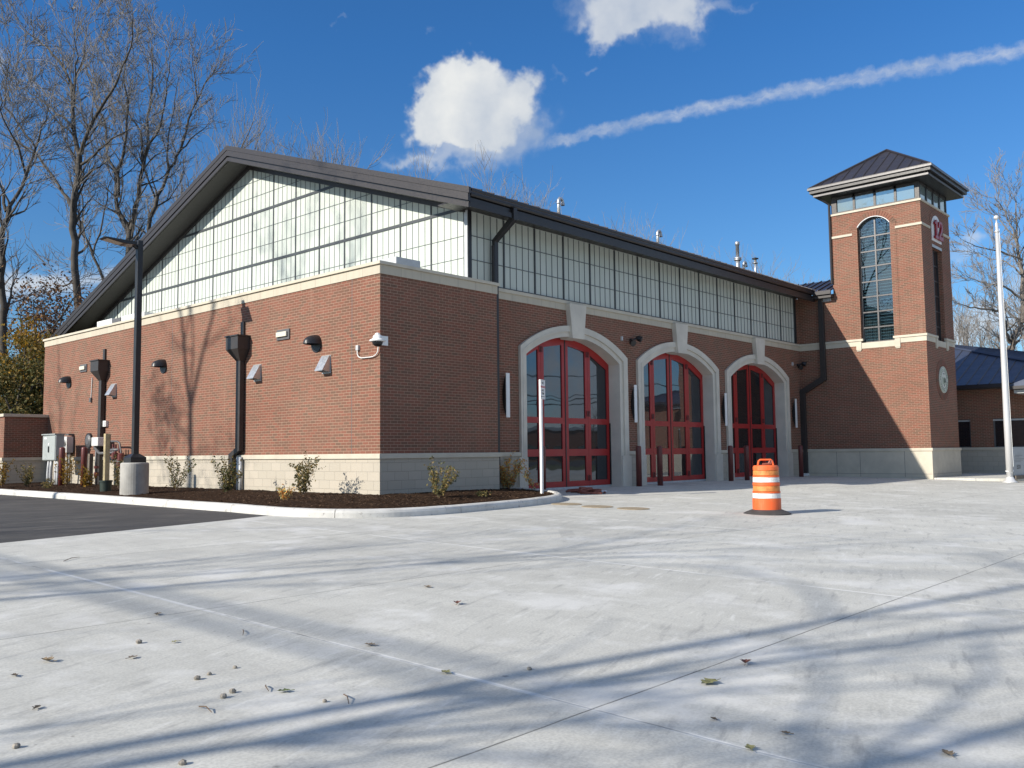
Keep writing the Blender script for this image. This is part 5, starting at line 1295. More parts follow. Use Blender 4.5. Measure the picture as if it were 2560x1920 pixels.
t = tag(MB().box(-.34, -.22, 13.98 + .42, 14.12 + .42, -1.1, .10).build('channel_post', 'treated'), 'dark square post standing left of the gas meter', 'post')
b = onZ((264, 1232), -.97); wp = thing('timber_post', (b.x, b.y, -.97), 'pale square timber post standing in a dark green bucket', 'post')
wd_ = -(RM.transposed() @ (b - CAM)).z; zt_ = at((262, 1084), wd_).z
MB().box(b.x - .06, b.x + .06, b.y - .06, b.y + .06, -.92, zt_).build('post', 'wood', wp, bevel=.004)
MB().box(b.x + .061, b.x + .08, b.y - .055, b.y + .055, zt_ - .42, zt_ - .02).build('upper_batten', 'treated', wp)
M['bucket'] = basic('dark_green_plastic', (.028, .042, .034), .45, var=.1)
bu = thing('bucket', (b.x, b.y, -.98), 'dark green bucket holding the pale timber post', 'bucket')
MB().lathe([(.135, -.03), (.155, .30), (.17, .30), (.172, .345), (.155, .345)], (b.x, b.y, -.98), 26, cap=False).build('body', 'bucket', bu, smooth=False)
MB().lathe([(.15, .30), (.001, .30)], (b.x, b.y, -.98), 26, cap=False).build('gravel_fill', 'mulch', bu)

# ------------------------------------------------------------------ vegetation
def leafquad(mb, p, r, size, up=.3):
    d = Vector((r.gauss(0, 1), r.gauss(0, 1), r.gauss(0, 1) + up)).normalized()
    a = d.orthogonal().normalized(); a.rotate(Matrix.Rotation(r.uniform(0, 2 * PI), 3, d)); b = d.cross(a)
    l = size * r.uniform(.6, 1.25); w_ = l * r.uniform(.42, .62)
    mb.quad(p - a * l * .5, p + b * w_ * .5 + d * l * .06, p + a * l * .5, p - b * w_ * .5 + d * l * .06)
def wander(p, d, L, n, r, bend, up):
    pts = [Vector(p)]; d = Vector(d).normalized()
    for k in range(n):
        d = (d + Vector((r.gauss(0, bend), r.gauss(0, bend), r.gauss(0, bend) + up))).normalized(); pts.append(pts[-1] + d * (L / n))
    return pts
def shrub(px, h, wid, nst, leaves, mat, label, seed, lean=(0, 0), zp=None, size=.066, group='young shrubs in the mulch bed'):
    h *= 1.12; wid *= 1.15; r = random.Random(seed); q = onZ(px, -.93)
    if zp: q = Vector(zp)
    else:
        for _ in range(4): q = onZ(px, MZ(q.x, q.y))
    t = thing('young_shrub', q, label, 'shrub', group)
    ms, ml = MB(), MB()
    for k in range(nst):
        a = 2 * PI * k / nst + r.uniform(-.6, .6); o = wid / h * r.uniform(.25, 1.0)
        d = Vector((math.cos(a) * o + lean[0], math.sin(a) * o + lean[1], 1)); L = h * r.uniform(.65, 1.1)
        pts = wander(q - Vector((0, 0, .03)), d, L, 6, r, .10, .03)
        ms.tube(pts, [.007 * (1 - .75 * i / 6) for i in range(7)], 4)
        for i in range(2, 7):
            for _ in range(max(2, int(leaves * 2.6 / nst / 5))):
                s = r.random(); p = pts[i - 1].lerp(pts[i], s) + Vector((r.gauss(0, .035), r.gauss(0, .035), r.gauss(0, .03)))
                leafquad(ml, p, r, size)
            if r.random() < .55:
                sp = wander(pts[i - 1], Vector((r.gauss(0, 1), r.gauss(0, 1), .8)), L * .28, 3, r, .15, .05); ms.tube(sp, [.004, .003, .0025, .002], 3)
                for _ in range(max(1, int(leaves * 2.0 / nst / 7))): leafquad(ml, sp[r.randint(1, 3)] + Vector((r.gauss(0, .02), r.gauss(0, .02), r.gauss(0, .02))), r, size)
    ms.build('stems', 'stem', t); ml.build('foliage', mat, t)
shrub((440, 1226), .86, .42, 7, 190, 'lgreen', 'leggy green shrub right of the concrete lamp footing', 1)
shrub((566, 1232), .78, .50, 9, 300, 'lgreen', 'dense green shrub at the foot of the nearer black downspout', 2)
shrub((757, 1238), .86, .45, 10, 300, 'lolive', 'olive brown shrub against the sunlit base left of the corner', 3)
shrub((1094, 1243), .80, .62, 10, 260, 'lolive', 'sparse olive shrub in shade right of the building corner', 4, (.12, -.1))
shrub((1272, 1222), .80, .50, 13, 480, 'lorange', 'orange and yellow shrub at the front downspout', 5)
shrub((1338, 1222), .62, .30, 3, 60, 'lorange', 'single arching yellow twig shrub beside the sign post', 6, (-.5, .3))
shrub((166, 1217), .85, .35, 8, 170, 'lyellow', 'thin yellow shrub in front of the electric meter', 7)
shrub((216, 1221), .65, .28, 7, 150, 'lyellow', 'yellow shrub at the foot of the bollard left of the gas meter', 8)
shrub((296, 1222), .95, .38, 9, 210, 'lolive', 'thin shrub between the timber post and lamp footing', 9)
shrub((66, 1217), .75, .60, 9, 200, 'lolive', 'twiggy shrub before the shaded brick screen wall', 10, (.1, 0))
shrub((4, 1216), .75, .4, 8, 150, 'lyellow', 'yellow shrub at the sunny outer face of the screen wall', 11)
shrub((118, 1221), .30, .3, 5, 60, 'lolive', 'tiny low shrub below the grey cabinet conduits', 12)
shrub((714, 1246), .28, .3, 5, 60, 'lorange', 'tiny reddish seedling in the mulch before the olive brown shrub', 13)
shrub((1205, 1240), .16, .4, 5, 60, 'lolive', 'low creeping sprig lying on the mulch near the kerb', 14)

# fallen leaves, stones and twigs on the apron
def fallen(px, size, mat, label, seed, curl=.35):
    size *= .66
    r = random.Random(seed); q = G(px); mb = MB(); n = 9; a = r.uniform(0, PI); ca, sa = math.cos(a), math.sin(a)
    prof = []
    for k in range(n + 1):
        s = k / n; w_ = .32 * math.sin(PI * s ** .8) * (1 + .35 * math.sin(s * 19 + seed)); prof.append((s - .5, w_))
    vs = []
    for s, w_ in prof:
        for sg in (-1, 0, 1):
            x, y = s * size, sg * w_ * size; z = .006 + curl * size * (abs(sg) * w_ * .8 + (s * s) * .7) + r.uniform(0, .004)
            vs.append((q.x + x * ca - y * sa, q.y + x * sa + y * ca, q.z + z))
    mb.v = vs
    for k in range(n):
        for j in (0, 1): A = k * 3 + j; mb.f.append((A, A + 1, A + 4, A + 3))
    mb.tube([(q.x - .5 * size * ca, q.y - .5 * size * sa, q.z + .01), (q.x - .85 * size * ca, q.y - .8 * size * sa, q.z + .012)], .0018, 4)
    return tag(mb.build('fallen_leaf', mat), label, 'leaf', 'dry leaves on the concrete')
M['lfg'] = basic('leaf_yellow_green', (.22, .21, .09), .8, var=.3, scale=30); M['lfb'] = basic('leaf_tan', (.19, .145, .095), .8, var=.3, scale=30)
M['lfr'] = basic('leaf_red_brown', (.14, .055, .04), .8, var=.3, scale=30); M['lfd'] = basic('leaf_dark', (.07, .055, .04), .8, var=.3, scale=30)
M['lfgr'] = basic('leaf_green', (.10, .13, .05), .8, var=.3, scale=30)
def L1(x, y): return (x * .5787, 1180 + y * .5787)
def L2(x, y): return (1280 + x * .5787, 1180 + y * .5787)
fallen(L2(1010, 830), .15, 'lfr', 'red brown curled leaf on the dark concrete joint', 1, .8)
fallen(L2(850, 916), .20, 'lfg', 'large pale yellow green leaf lying across the dark joint', 2)
fallen(L2(1027, 1198), .11, 'lfg', 'small yellow green leaf near the bottom edge right of centre', 3)
fallen(L2(1880, 1222), .12, 'lfb', 'tan leaf near the bottom right corner of the concrete', 4)
fallen(L1(203, 820), .15, 'lfb', 'curled tan leaf left of the gravel pebbles', 5, .7)
fallen(L1(1225, 952), .11, 'lfgr', 'small green leaf right of the loose pebbles', 6)
fallen(L1(680, 617), .13, 'lfb', 'tan leaf on the concrete above the pale pebble', 7)
fallen(L1(1975, 572), .16, 'lfr', 'dark reddish crumpled leaf in mid concrete', 8, .8)
fallen(L1(1845, 499), .15, 'lfb', 'brown leaf farthest from the camera in mid concrete', 9)
fallen(L1(1597, 751), .13, 'lfb', 'pale tan leaf lying by the whitish joint line', 10)
fallen(L1(1925, 870), .12, 'lfg', 'yellowish leaf beside the branch shadow right of centre', 11)
fallen(L1(62, 883), .09, 'lfd', 'dark small leaf at the left edge of the concrete', 12)
fallen(L1(160, 1023), .09, 'lfd', 'dark thin leaf low at the left', 13)
fallen(L1(575, 805), .11, 'lfb', 'flat tan leaf right of the curled tan leaf', 14)
fallen(L1(752, 739), .08, 'lfg', 'tiny pale yellow leaf left of the pale joint', 15)
fallen(L2(870, 1092 - 20), .07, 'lfd', 'tiny dark leaf near the crossing joints', 16)
fallen(L2(1180, 1134), .08, 'lfb', 'small brown leaf in the lower right of the concrete', 17)
M['stonep'] = basic('pebble', (.26, .235, .20), .85, var=.3, scale=30)
def pebble(px, s, label, seed):
    r = random.Random(seed); q = G(px); mb = MB(); n, m = 8, 5
    for i in range(m + 1):
        ph = PI * i / m
        for j in range(n):
            th = 2 * PI * j / n; k = s * (1 + .3 * mnoise.noise(Vector((math.cos(th) * 2 + seed, math.sin(th) * 2, ph * 2))))
            mb.v.append((q.x + k * math.sin(ph) * math.cos(th), q.y + k * math.sin(ph) * math.sin(th), q.z + s * .5 + k * .7 * math.cos(ph)))
    for i in range(m):
        for j in range(n): mb.f.append((i * n + j, i * n + (j + 1) % n, (i + 1) * n + (j + 1) % n, (i + 1) * n + j))
    tag(mb.build('pebble', 'stonep'), label, 'pebble', 'loose pebbles on the concrete')
for k, (p, s, lb) in enumerate(((L1(600, 740), .022, 'pale pebble standing alone at the left of the concrete'), (L1(852, 897), .020, 'pebble left of the small cluster of pebbles'), (L1(904, 877), .015, 'small pebble in the middle of the pebble cluster'), (L1(1015, 848), .014, 'small pebble at the top of the pebble cluster'), (L1(1005, 954), .020, 'pebble lying left of the green leaf'), (L1(965, 976), .020, 'dark-sided pebble below the pebble cluster'), (L1(70, 1192), .018, 'pebble at the lower left corner'), (L1(788, 1264), .018, 'pebble at the bottom edge of the concrete'), (L1(1403, 994), .013, 'tiny pebble right of the curved twigs'), (L2(75, 855), .016, 'pebble alone on pale concrete near the centre'))): pebble(p, s, lb, k)
for k, (ps, lb) in enumerate((((L1(1148, 927), L1(1147, 940), L1(1160, 952)), 'short curved twig left of the green leaf'), ((L1(1485, 967), L1(1500, 985), L1(1507, 1008)), 'curved twig right of the green leaf'), ((L1(1050, 686), L1(1052, 700), L1(1049, 710)), 'tiny dark twig by the branch shadow'), ((L1(275, 388), L1(310, 378), L1(345, 370)), 'thin twig on the concrete near the asphalt edge'), ((L1(860, 1020), L1(890, 1030), L1(915, 1045)), 'thin bent twig below the pebbles'))):
    o = MB().tube([G(p) + Vector((0, 0, .008 + .012 * (i == 1))) for i, p in enumerate(ps)], [.004, .0035, .002], 5).build('fallen_twig', 'stem'); tag(o, lb, 'twig', 'twigs on the concrete')

# ---- trees
def grow(mt, mw, p, d, L, rad, lev, r, up=.10, minr=.010, spread=.75, nch=(3, 5)):
    n = 5 if lev > 1 else 4
    pts = wander(p, d, L, n, r, .19, up)
    rr = [max(minr * .6, rad * (1 - .62 * i / n)) for i in range(n + 1)]
    (mt if rad > .045 else mw).tube(pts, rr, 6 if rad > .06 else (4 if rad > .025 else 3), cap=False)
    if lev <= 0: return
    for _ in range(r.randint(*nch)):
        s = r.uniform(.25, 1.0); k = min(n - 1, int(s * n)); q = pts[k].lerp(pts[k + 1], s * n - k)
        dd_ = (pts[k + 1] - pts[k]).normalized(); a = dd_.orthogonal().normalized(); a.rotate(Matrix.Rotation(r.uniform(0, 2 * PI), 3, dd_))
        nd = (dd_ + a * spread * r.uniform(.5, 1.2)).normalized()
        grow(mt, mw, q, nd, L * r.uniform(.48, .72), max(minr, rr[k] * r.uniform(.45, .65)), lev - 1, r, up, minr, spread, nch)
    grow(mt, mw, pts[-1], pts[-1] - pts[-2], L * .65, max(minr, rr[-1] * .9), lev - 1, r, up, minr, spread, nch)
def C1(x, y): return (x / 2.592, y / 2.592)
def traced(limbs, depth, label, seed, bark='bark', sub=(2.3, 2), name='bare_tree', base_px=None, group='bare trees behind the hall', dens=1.0, minr=.014, rs=1.0):
    """limbs: list of ([px points], r_start, r_end, depth_shift)"""
    r = random.Random(seed); mt, mw = MB(), MB(); first = None
    for li, (pp, ra, rb, ds) in enumerate(limbs):
        n = len(pp); pts = [at(p, depth + ds * (i / max(1, n - 1))) for i, p in enumerate(pp)]
        if li == 0:
            base = pts[0].copy(); base.z = -1.3; pts = [base] + pts if pts[0].z > -1.2 else pts; first = base
        fine = [pts[0]]
        for i in range(1, len(pts)):
            for k in range(1, 4):
                q = pts[i - 1].lerp(pts[i], k / 3)
                if k < 3: q = q + Vector((r.gauss(0, .05), r.gauss(0, .05), r.gauss(0, .05)))
                fine.append(q)
        rr = [rs * (ra + (rb - ra) * i / (len(fine) - 1)) for i in range(len(fine))]
        if li == 0: rr[0] *= 1.35
        mt.tube(fine, rr, 9, cap=False)
        nst = 2 if li else max(4, len(fine) // 2)
        for i in range(nst, len(fine)):
            if r.random() < dens or i == len(fine) - 1:
                dd_ = (fine[i] - fine[i - 1]).normalized(); a = Vector((r.gauss(0, 1), r.gauss(0, 1), r.gauss(0, .5))); a = (a - dd_ * a.dot(dd_)).normalized()
                grow(mt, mw, fine[i], (dd_ * .6 + a * .8 + Vector((0, 0, .45))).normalized() if i < len(fine) - 1 else dd_, sub[0] * r.uniform(.45, 1.15) * (1.0 if i < len(fine) - 1 else .8), max(.016, rr[i] * .5), sub[1], r, .085, minr)
    t = thing(name, first, label, 'tree', group)
    mt.build('trunk', bark, t, smooth=True); mw.build('crown', 'twig', t)
    return t
traced([([(199, 800), (194, 740), C1(482, 1659), C1(475, 1400), C1(495, 1200), C1(515, 1010)], .30, .20, 0),
        ([C1(515, 1010), C1(480, 850), C1(470, 700), C1(465, 550), C1(380, 390), C1(300, 300), C1(215, 240), C1(200, 90)], .17, .03, 2),
        ([C1(512, 1000), C1(540, 930), C1(600, 790), C1(690, 640), C1(770, 500), C1(850, 300), C1(860, 120)], .16, .03, -3),
        ([C1(520, 1070), C1(640, 970), C1(760, 880), C1(860, 830)], .10, .025, -2),
        ([C1(468, 1350), C1(380, 1200), C1(240, 1000), C1(120, 920), C1(0, 850)], .12, .03, 3),
        ([C1(465, 830), C1(400, 750), C1(320, 690), C1(200, 610), C1(110, 560)], .09, .025, 2),
        ([C1(470, 720), C1(490, 500), C1(490, 300), C1(495, 110)], .08, .02, -1),
        ([C1(480, 530), C1(545, 360), C1(560, 180), C1(600, 90)], .06, .018, 1),
        ([C1(475, 1400), C1(520, 1500), C1(600, 1620), C1(640, 1690)], .05, .02, 2),
        ([(190, 700), (150, 715), (110, 735)], .07, .02, 1)],
       46, 'tall forked bare tree behind the roof, left of the lamp head', 21, rs=.72)
traced([([(30, 1080), (24, 980), (8, 800), (2, 690), C1(10, 1540), C1(60, 1340)], .34, .19, 0),
        ([C1(60, 1340), C1(170, 1140), C1(230, 960), C1(300, 780), C1(320, 640)], .14, .03, 2),
        ([C1(170, 1140), C1(120, 950), C1(20, 770), C1(0, 600)], .10, .03, -2),
        ([C1(40, 1370), C1(0, 1200), C1(-60, 950), C1(-90, 600)], .13, .03, 1),
        ([C1(230, 960), C1(140, 830), C1(30, 700), C1(60, 400), C1(40, 270)], .08, .02, 1),
        ([C1(240, 1000), C1(130, 930), C1(0, 860)], .06, .02, 0)],
       40, 'dark bare tree at the left edge leaning out of the picture', 22, rs=0.58)
traced([([(322, 720), C1(835, 1659), C1(840, 1500)], .27, .21, 0),
        ([C1(840, 1500), C1(760, 1350), C1(750, 1150), C1(690, 1000), C1(690, 850), C1(610, 650), C1(560, 420)], .15, .03, 2),
        ([C1(770, 1280), C1(760, 1120), C1(810, 930), C1(830, 700), C1(800, 500), C1(830, 300)], .12, .025, -1),
        ([C1(850, 1490), C1(900, 1280), C1(930, 1080), C1(960, 900), C1(970, 700), C1(990, 450), C1(985, 270)], .16, .03, 1),
        ([C1(930, 1100), C1(910, 850), C1(830, 720), C1(760, 640)], .09, .025, 3),
        ([C1(940, 1000), C1(1040, 820), C1(1080, 600), C1(1100, 400)], .08, .02, -2)],
       51, 'bare tree forking just above the lamp head', 23, rs=0.85)
traced([([(372, 640), C1(965, 1480), C1(1020, 1270)], .22, .17, 0),
        ([C1(1020, 1270), C1(1100, 1090), C1(1170, 970), C1(1220, 780), C1(1280, 650), C1(1340, 520), C1(1400, 430)], .14, .025, 1),
        ([C1(1170, 970), C1(1270, 870), C1(1360, 790)], .08, .02, 2),
        ([C1(1280, 650), C1(1260, 480), C1(1250, 340)], .07, .02, 0),
        ([C1(1005, 1280), C1(950, 1120), C1(830, 960), C1(760, 800)], .09, .025, -2),
        ([C1(1090, 1100), C1(1090, 900), C1(1130, 700), C1(1160, 500)], .08, .02, -1)],
       54, 'slanting bare tree nearest the roof ridge on its left side', 24, rs=0.68)
traced([([(262, 720), (232, 640), (205, 560), (180, 520)], .14, .06, 0), ([(232, 640), (255, 560), (270, 470), (300, 400)], .08, .02, 1), ([(205, 560), (200, 470), (215, 380)], .06, .02, 0)],
       50, 'thin crooked bare tree leaning left between the two forked trees', 25, rs=0.7)
B2 = lambda x, y: (2340 + x * .2893, 440 + y * .2893)
traced([([(2522, 990), (2522, 900), B2(650, 1480)], .42, .30, 0),
        ([B2(640, 1440), B2(600, 1350), B2(560, 1160), B2(430, 1150), B2(300, 1140), B2(150, 1090)], .16, .025, -3),
        ([B2(660, 1440), B2(700, 1340), B2(740, 1270), B2(790, 1100)], .22, .10, 2),
        ([B2(740, 1270), B2(750, 900), B2(715, 700), B2(700, 560), B2(690, 340), B2(680, 180)], .20, .03, 2),
        ([B2(740, 720), B2(560, 650), B2(400, 620), B2(240, 560)], .08, .02, -2),
        ([B2(705, 600), B2(560, 390), B2(440, 300)], .07, .02, 1),
        ([B2(750, 1060), B2(600, 960), B2(480, 940), B2(380, 915), B2(250, 850)], .10, .02, -1),
        ([B2(735, 850), B2(640, 770), B2(520, 720), B2(420, 700)], .07, .02, 2),
        ([B2(760, 1250), B2(650, 1220), B2(560, 1240), B2(400, 1260)], .06, .02, 1),
        ([B2(700, 560), B2(640, 420), B2(560, 260), B2(520, 130)], .06, .015, 1)],
       52, 'big spreading bare tree right of the flagpole', 26, rs=0.7, bark='bark2', sub=(1.5, 2), group='bare trees beyond the wing')
def proc_tree(name, label, px, top, depth, seed, bark='bark2', lev=4, trunk=.5, group='bare trees behind the hall', up=.13, spread=.6, rad=None, nch=(3, 4), base_z=-1.2, twig='twig', leaf=None):
    r = random.Random(seed); b = at(px, depth); b.z = base_z; tp = at(top, depth); H = tp.z - base_z
    mt, mw = MB(), MB(); rad = rad or H * .013
    pts = wander(b, (0, 0, 1), H * trunk, 5, r, .05, .1); mt.tube(pts, [rad * (1.25 if i == 0 else 1 - .45 * i / 5) for i in range(6)], 8, cap=False)
    for k in range(3, 6):
        for _ in range(2):
            a = r.uniform(0, 2 * PI); grow(mt, mw, pts[k], Vector((math.cos(a) * spread, math.sin(a) * spread, .8)), H * (1 - trunk) * r.uniform(.36, .5), rad * .42, lev - 1, r, up, .015, spread, nch)
    grow(mt, mw, pts[-1], Vector((0, 0, 1)), H * (1 - trunk) * .5, rad * .5, lev - 1, r, up, .015, spread, nch)
    zmax = max(v[2] for v in mw.v); s = H / (zmax - base_z)
    for m_ in (mt, mw): m_.v = [(b.x + (v[0] - b.x) * (s * .5 + .5), b.y + (v[1] - b.y) * (s * .5 + .5), base_z + (v[2] - base_z) * s) for v in m_.v]
    t = thing(name, b, label, 'tree', group); mt.build('trunk', bark, t, smooth=True); mw.build('crown', twig, t); return t
kk = 0
for px, top, dep, lb in (((470, 900), (452, 150), 60, 'pale bare tree rising above the left roof slope near the ridge'),
                         ((600, 900), (602, 196), 62, 'upright pale bare tree directly above the roof ridge'),
                         ((697, 900), (700, 205), 60, 'bare tree just right of the ridge with a twin-forked top'),
                         ((760, 900), (755, 232), 64, 'bare tree second right of the ridge with a leaning top'),
                         ((800, 900), (812, 275), 62, 'smallest bare tree right of the ridge before open sky'),
                         ((540, 900), (530, 225), 66, 'thin bare tree just left of the roof ridge'),
                         ((870, 900), (868, 372), 74, 'short bare treetop peeping over the roof before the cloud'),
                         ((935, 900), (930, 385), 74, 'low bare treetop over the roof, left of the cloud base'),
                         ((1105, 900), (1108, 366), 72, 'pale bare tree in front of the cloud base, leftmost of its clump'),
                         ((1140, 900), (1145, 355), 70, 'tallest pale bare tree in front of the white cloud'),
                         ((1205, 900), (1205, 372), 71, 'pale bare tree above the corner of the gutter'),
                         ((1255, 900), (1260, 398), 73, 'bare tree right of the cloud with angled branches'),
                         ((1330, 900), (1330, 402), 72, 'bare tree left of the first gooseneck vent pipe'),
                         ((1385, 900), (1378, 470), 76, 'low twiggy treetop behind the first gooseneck vent pipe'),
                         ((1520, 900), (1518, 508), 80, 'fine pale treetop above the middle of the front eave'),
                         ((1600, 900), (1592, 500), 80, 'pale bare tree left of the second gooseneck vent pipe'),
                         ((1660, 900), (1650, 545), 82, 'pale treetop behind the second gooseneck vent pipe'),
                         ((1740, 900), (1745, 592), 84, 'low brownish treetop right of the second gooseneck pipe'),
                         ((1825, 900), (1822, 608), 84, 'low bare treetop left of the flue stack'),
                         ((1900, 900), (1885, 618), 80, 'dark twiggy treetop behind the flue stack'),
                         ((1945, 900), (1925, 640), 82, 'low spreading treetop right of the capped vent'),
                         ((2030, 900), (2028, 662), 78, 'gnarled bare treetop left of the tower above the link roof'),
                         ((2430, 1000), (2422, 690), 74, 'bare tree between the tower and the flagpole'),
                         ((2475, 1000), (2478, 735), 70, 'small bare tree just left of the flagpole'),
                         ((2400, 1000), (2402, 745), 72, 'low bare tree close beside the tower\'s right edge'),
                         ((2590, 1000), (2590, 600), 60, 'bare tree at the right picture edge')):
    kk += 1
    proc_tree('bare_tree', lb, px, top, dep, 100 + kk, lev=4, up=.16, spread=.5, group='bare trees beyond the wing' if px[0] > 2390 else 'bare trees behind the hall')
# leafy thicket at the left behind the screen wall
def thicket(name, label, cat, px, top, wpx, depth, seed, mats, n, size, clumps, bark='bark', z0=-1.2, group=None, fill=1.0, stems=6):
    r = random.Random(seed); b = at(px, depth); b.z = z0; tp = at(top, depth); H = tp.z - z0; W = wpx * depth / F
    t = thing(name, b, label, cat, group); ms = MB(); tips = []
    for k in range(stems):
        a = 2 * PI * k / stems + r.uniform(-.5, .5); pts = wander(b + Vector((math.cos(a) * .3, math.sin(a) * .3, 0)), Vector((math.cos(a) * W / H, math.sin(a) * W / H, 1.0)), H * r.uniform(.75, 1.0), 7, r, .12, .06)
        ms.tube(pts, [.09 * (1 - .85 * i / 7) + .008 for i in range(8)], 5, cap=False)
        for i in range(2, 8):
            for _ in range(3):
                sp = wander(pts[i], Vector((r.gauss(0, 1), r.gauss(0, 1), .5)), H * .16 * r.uniform(.5, 1.2), 4, r, .2, .05); ms.tube(sp, [.02, .014, .010, .008, .006], 3, cap=False); tips += sp[2:]
        tips += pts[4:]
    ms.build('stems', bark, t)
    cs = []
    for k in range(clumps):
        c = r.choice(tips) + Vector((r.gauss(0, W * .10), r.gauss(0, W * .10), r.gauss(0, H * .03))); cs.append((c, r.uniform(.35, 1.0) * H * .075))
    for mi, (mat, lo, hi) in enumerate(mats):
        ml = MB()
        for k in range(int(n / len(mats))):
            c, s = r.choice(cs); f_ = (c.z - z0) / H
            if not (lo <= f_ + r.uniform(-.08, .08) <= hi): continue
            leafquad(ml, c + Vector((r.gauss(0, s), r.gauss(0, s), r.gauss(0, s * .7))), r, size)
        ml.build('foliage', mat, t)
    return t
thicket('leafy_tree', 'dark green tree with a yellow top behind the screen wall', 'tree', (70, 1090), (75, 792), 62, 38, 41, [('ldark', 0, .74), ('lyellow', .62, 1.3), ('lolive', .4, .8)], 19000, .16, 90, group='autumn trees at the left')
thicket('leafy_tree', 'dark green tree at the left picture edge with yellow patches', 'tree', (10, 1090), (0, 812), 55, 39, 42, [('ldark', 0, .8), ('lyellow', .66, 1.3)], 15000, .16, 80, group='autumn trees at the left')
thicket('leafy_tree', 'dark olive tree close against the hall\'s far left corner', 'tree', (118, 1090), (118, 905), 34, 37, 43, [('ldark', 0, 1.0), ('lolive', .3, 1.2)], 9000, .15, 60, group='autumn trees at the left')
thicket('brown_shrub_tree', 'small tree with clinging dead brown leaves above the yellow tree', 'tree', (120, 1090), (95, 705), 70, 42, 44, [('lbrown', .30, 1.3)], 9000, .17, 150, group='brown leaved trees at the left', stems=9)
thicket('brown_shrub_tree', 'brown leaved tree against the left roof slope', 'tree', (185, 1090), (190, 735), 50, 43, 45, [('lbrown', .25, 1.3)], 7500, .17, 130, group='brown leaved trees at the left', stems=8)
thicket('brown_shrub_tree', 'thin brown leaved sapling at the left edge reaching above its neighbours', 'tree', (30, 1090), (40, 655), 60, 41, 46, [('lbrown', .5, 1.3)], 1600, .16, 60, group='brown leaved trees at the left', stems=7)

# ------------------------------------------------------------------ surroundings out of the picture: they cast the shadows and fill the reflections
def side_tree(x, y, H, seed, label, trunk=.38, spread=.62):
    r = random.Random(seed); b = Vector((x, y, -1.2)); mt, mw = MB(), MB(); rad = H * .0155
    pts = wander(b, (0, 0, 1), H * trunk, 5, r, .04, .1); mt.tube(pts, [rad * (1.3 if i == 0 else 1 - .35 * i / 5) for i in range(6)], 9, cap=False)
    for k in range(3, 6):
        for _ in range(2):
            a = r.uniform(0, 2 * PI); grow(mt, mw, pts[k], Vector((math.cos(a) * spread, math.sin(a) * spread, .8)), H * .27, rad * .5, 3, r, .10, .014, .7, (2, 4))
    grow(mt, mw, pts[-1], Vector((.1, 0, 1)), H * .3, rad * .6, 3, r, .1, .014, .7, (2, 4))
    t = thing('bare_tree', b, label, 'tree', 'bare trees along the drive'); mt.build('trunk', 'bark', t, smooth=True); mw.build('crown', 'twig', t)
def forked_tree():
    r = random.Random(61); b = Vector((-24.0, 15.1, -1.2)); mt, mw, ml = MB(), MB(), MB()
    tr = [b, b + Vector((.1, 0, 5)), b + Vector((-.1, -.1, 10)), b + Vector((0, .1, 15.2))]; mt.tube(tr, [.22, .16, .135, .12], 9, cap=False)
    f = tr[-1]
    for d, L, rad in (((.05, .30, 1), 6.0, .10), ((.1, -.45, 1), 5.5, .09), ((-.2, .05, 1), 5.5, .06)):
        pts = wander(f, d, L, 6, r, .07, .04); mt.tube(pts, [rad * (1 - .55 * q / 6) for q in range(7)], 7, cap=False)
        for q in range(2, 7):
            grow(mt, mw, pts[q], Vector((r.gauss(0, .6), r.gauss(0, .8), .9)), 2.2, .05, 2, r, .1, .012, .7, (2, 4))
    for z in (12.4, 13.2, 13.9, 14.6, 12.9, 14.2, 15.0):
        sg = r.choice((-1, 1)); pts = wander(b + Vector((0, 0, z)), (r.gauss(0, .4), sg * 1.0, .25), r.uniform(1.4, 3.0), 5, r, .18, .02); mt.tube(pts, [.04, .03, .022, .016, .012, .01], 5, cap=False)
        for q in pts[2:]:
            for _ in range(46): leafquad(ml, q + Vector((r.gauss(0, .3), r.gauss(0, .38), r.gauss(0, .42))), r, .16)
    for _ in range(9):
        c = f + Vector((r.gauss(0, 1), r.uniform(-2.8, 2.4), r.uniform(3.5, 8.5)))
        for _ in range(60): leafquad(ml, c + Vector((r.gauss(0, .35), r.gauss(0, .45), r.gauss(0, .6))), r, .17)
    t = thing('bare_tree', b, 'forked tree across the drive casting the trunk shadow on the brick wall', 'tree', 'bare trees along the drive')
    mt.build('trunk', 'bark', t, smooth=True); mw.build('crown', 'twig', t); ml.build('foliage', 'lbrown', t)
forked_tree()
side_tree(-26.0, 24.5, 17, 62, 'bare tree across the drive casting shadow on the far brick wall', .42)
def street_tree(x, y, H, seed, label, trunk=.62, rad=.12, n=2):
    r = random.Random(seed); b = Vector((x, y, -1.3)); mt, mw = MB(), MB()
    pts = wander(b, (0, 0, 1), H * trunk, 6, r, .025, .1); mt.tube(pts, [rad * (1.3 if i == 0 else 1 - .35 * i / 6) for i in range(7)], 9, cap=False)
    for k in range(3, 7):
        for _ in range(2):
            a = r.uniform(0, 2 * PI); grow(mt, mw, pts[k], Vector((math.cos(a) * .7, math.sin(a) * .7, .7)), H * .17, rad * .4, n - 1, r, .06, .012, .7, (2, 4))
    for _ in range(3):
        a = r.uniform(0, 2 * PI); grow(mt, mw, pts[-1], Vector((math.cos(a) * .35, math.sin(a) * .35, 1)), H * .24, rad * .6, n, r, .08, .012, .7, (2, 3))
    t = thing('bare_tree', b, label, 'tree', 'bare trees along the drive'); mt.build('trunk', 'bark', t, smooth=True); mw.build('crown', 'twig', t)
street_tree(-24.0, -8.0, 17.5, 63, 'slim bare tree left of the viewpoint whose trunk shades the foreground', .66, .085)
street_tree(-24.5, -3.3, 16, 64, 'slim bare tree beyond the drive shading the middle of the concrete', .62, .06)
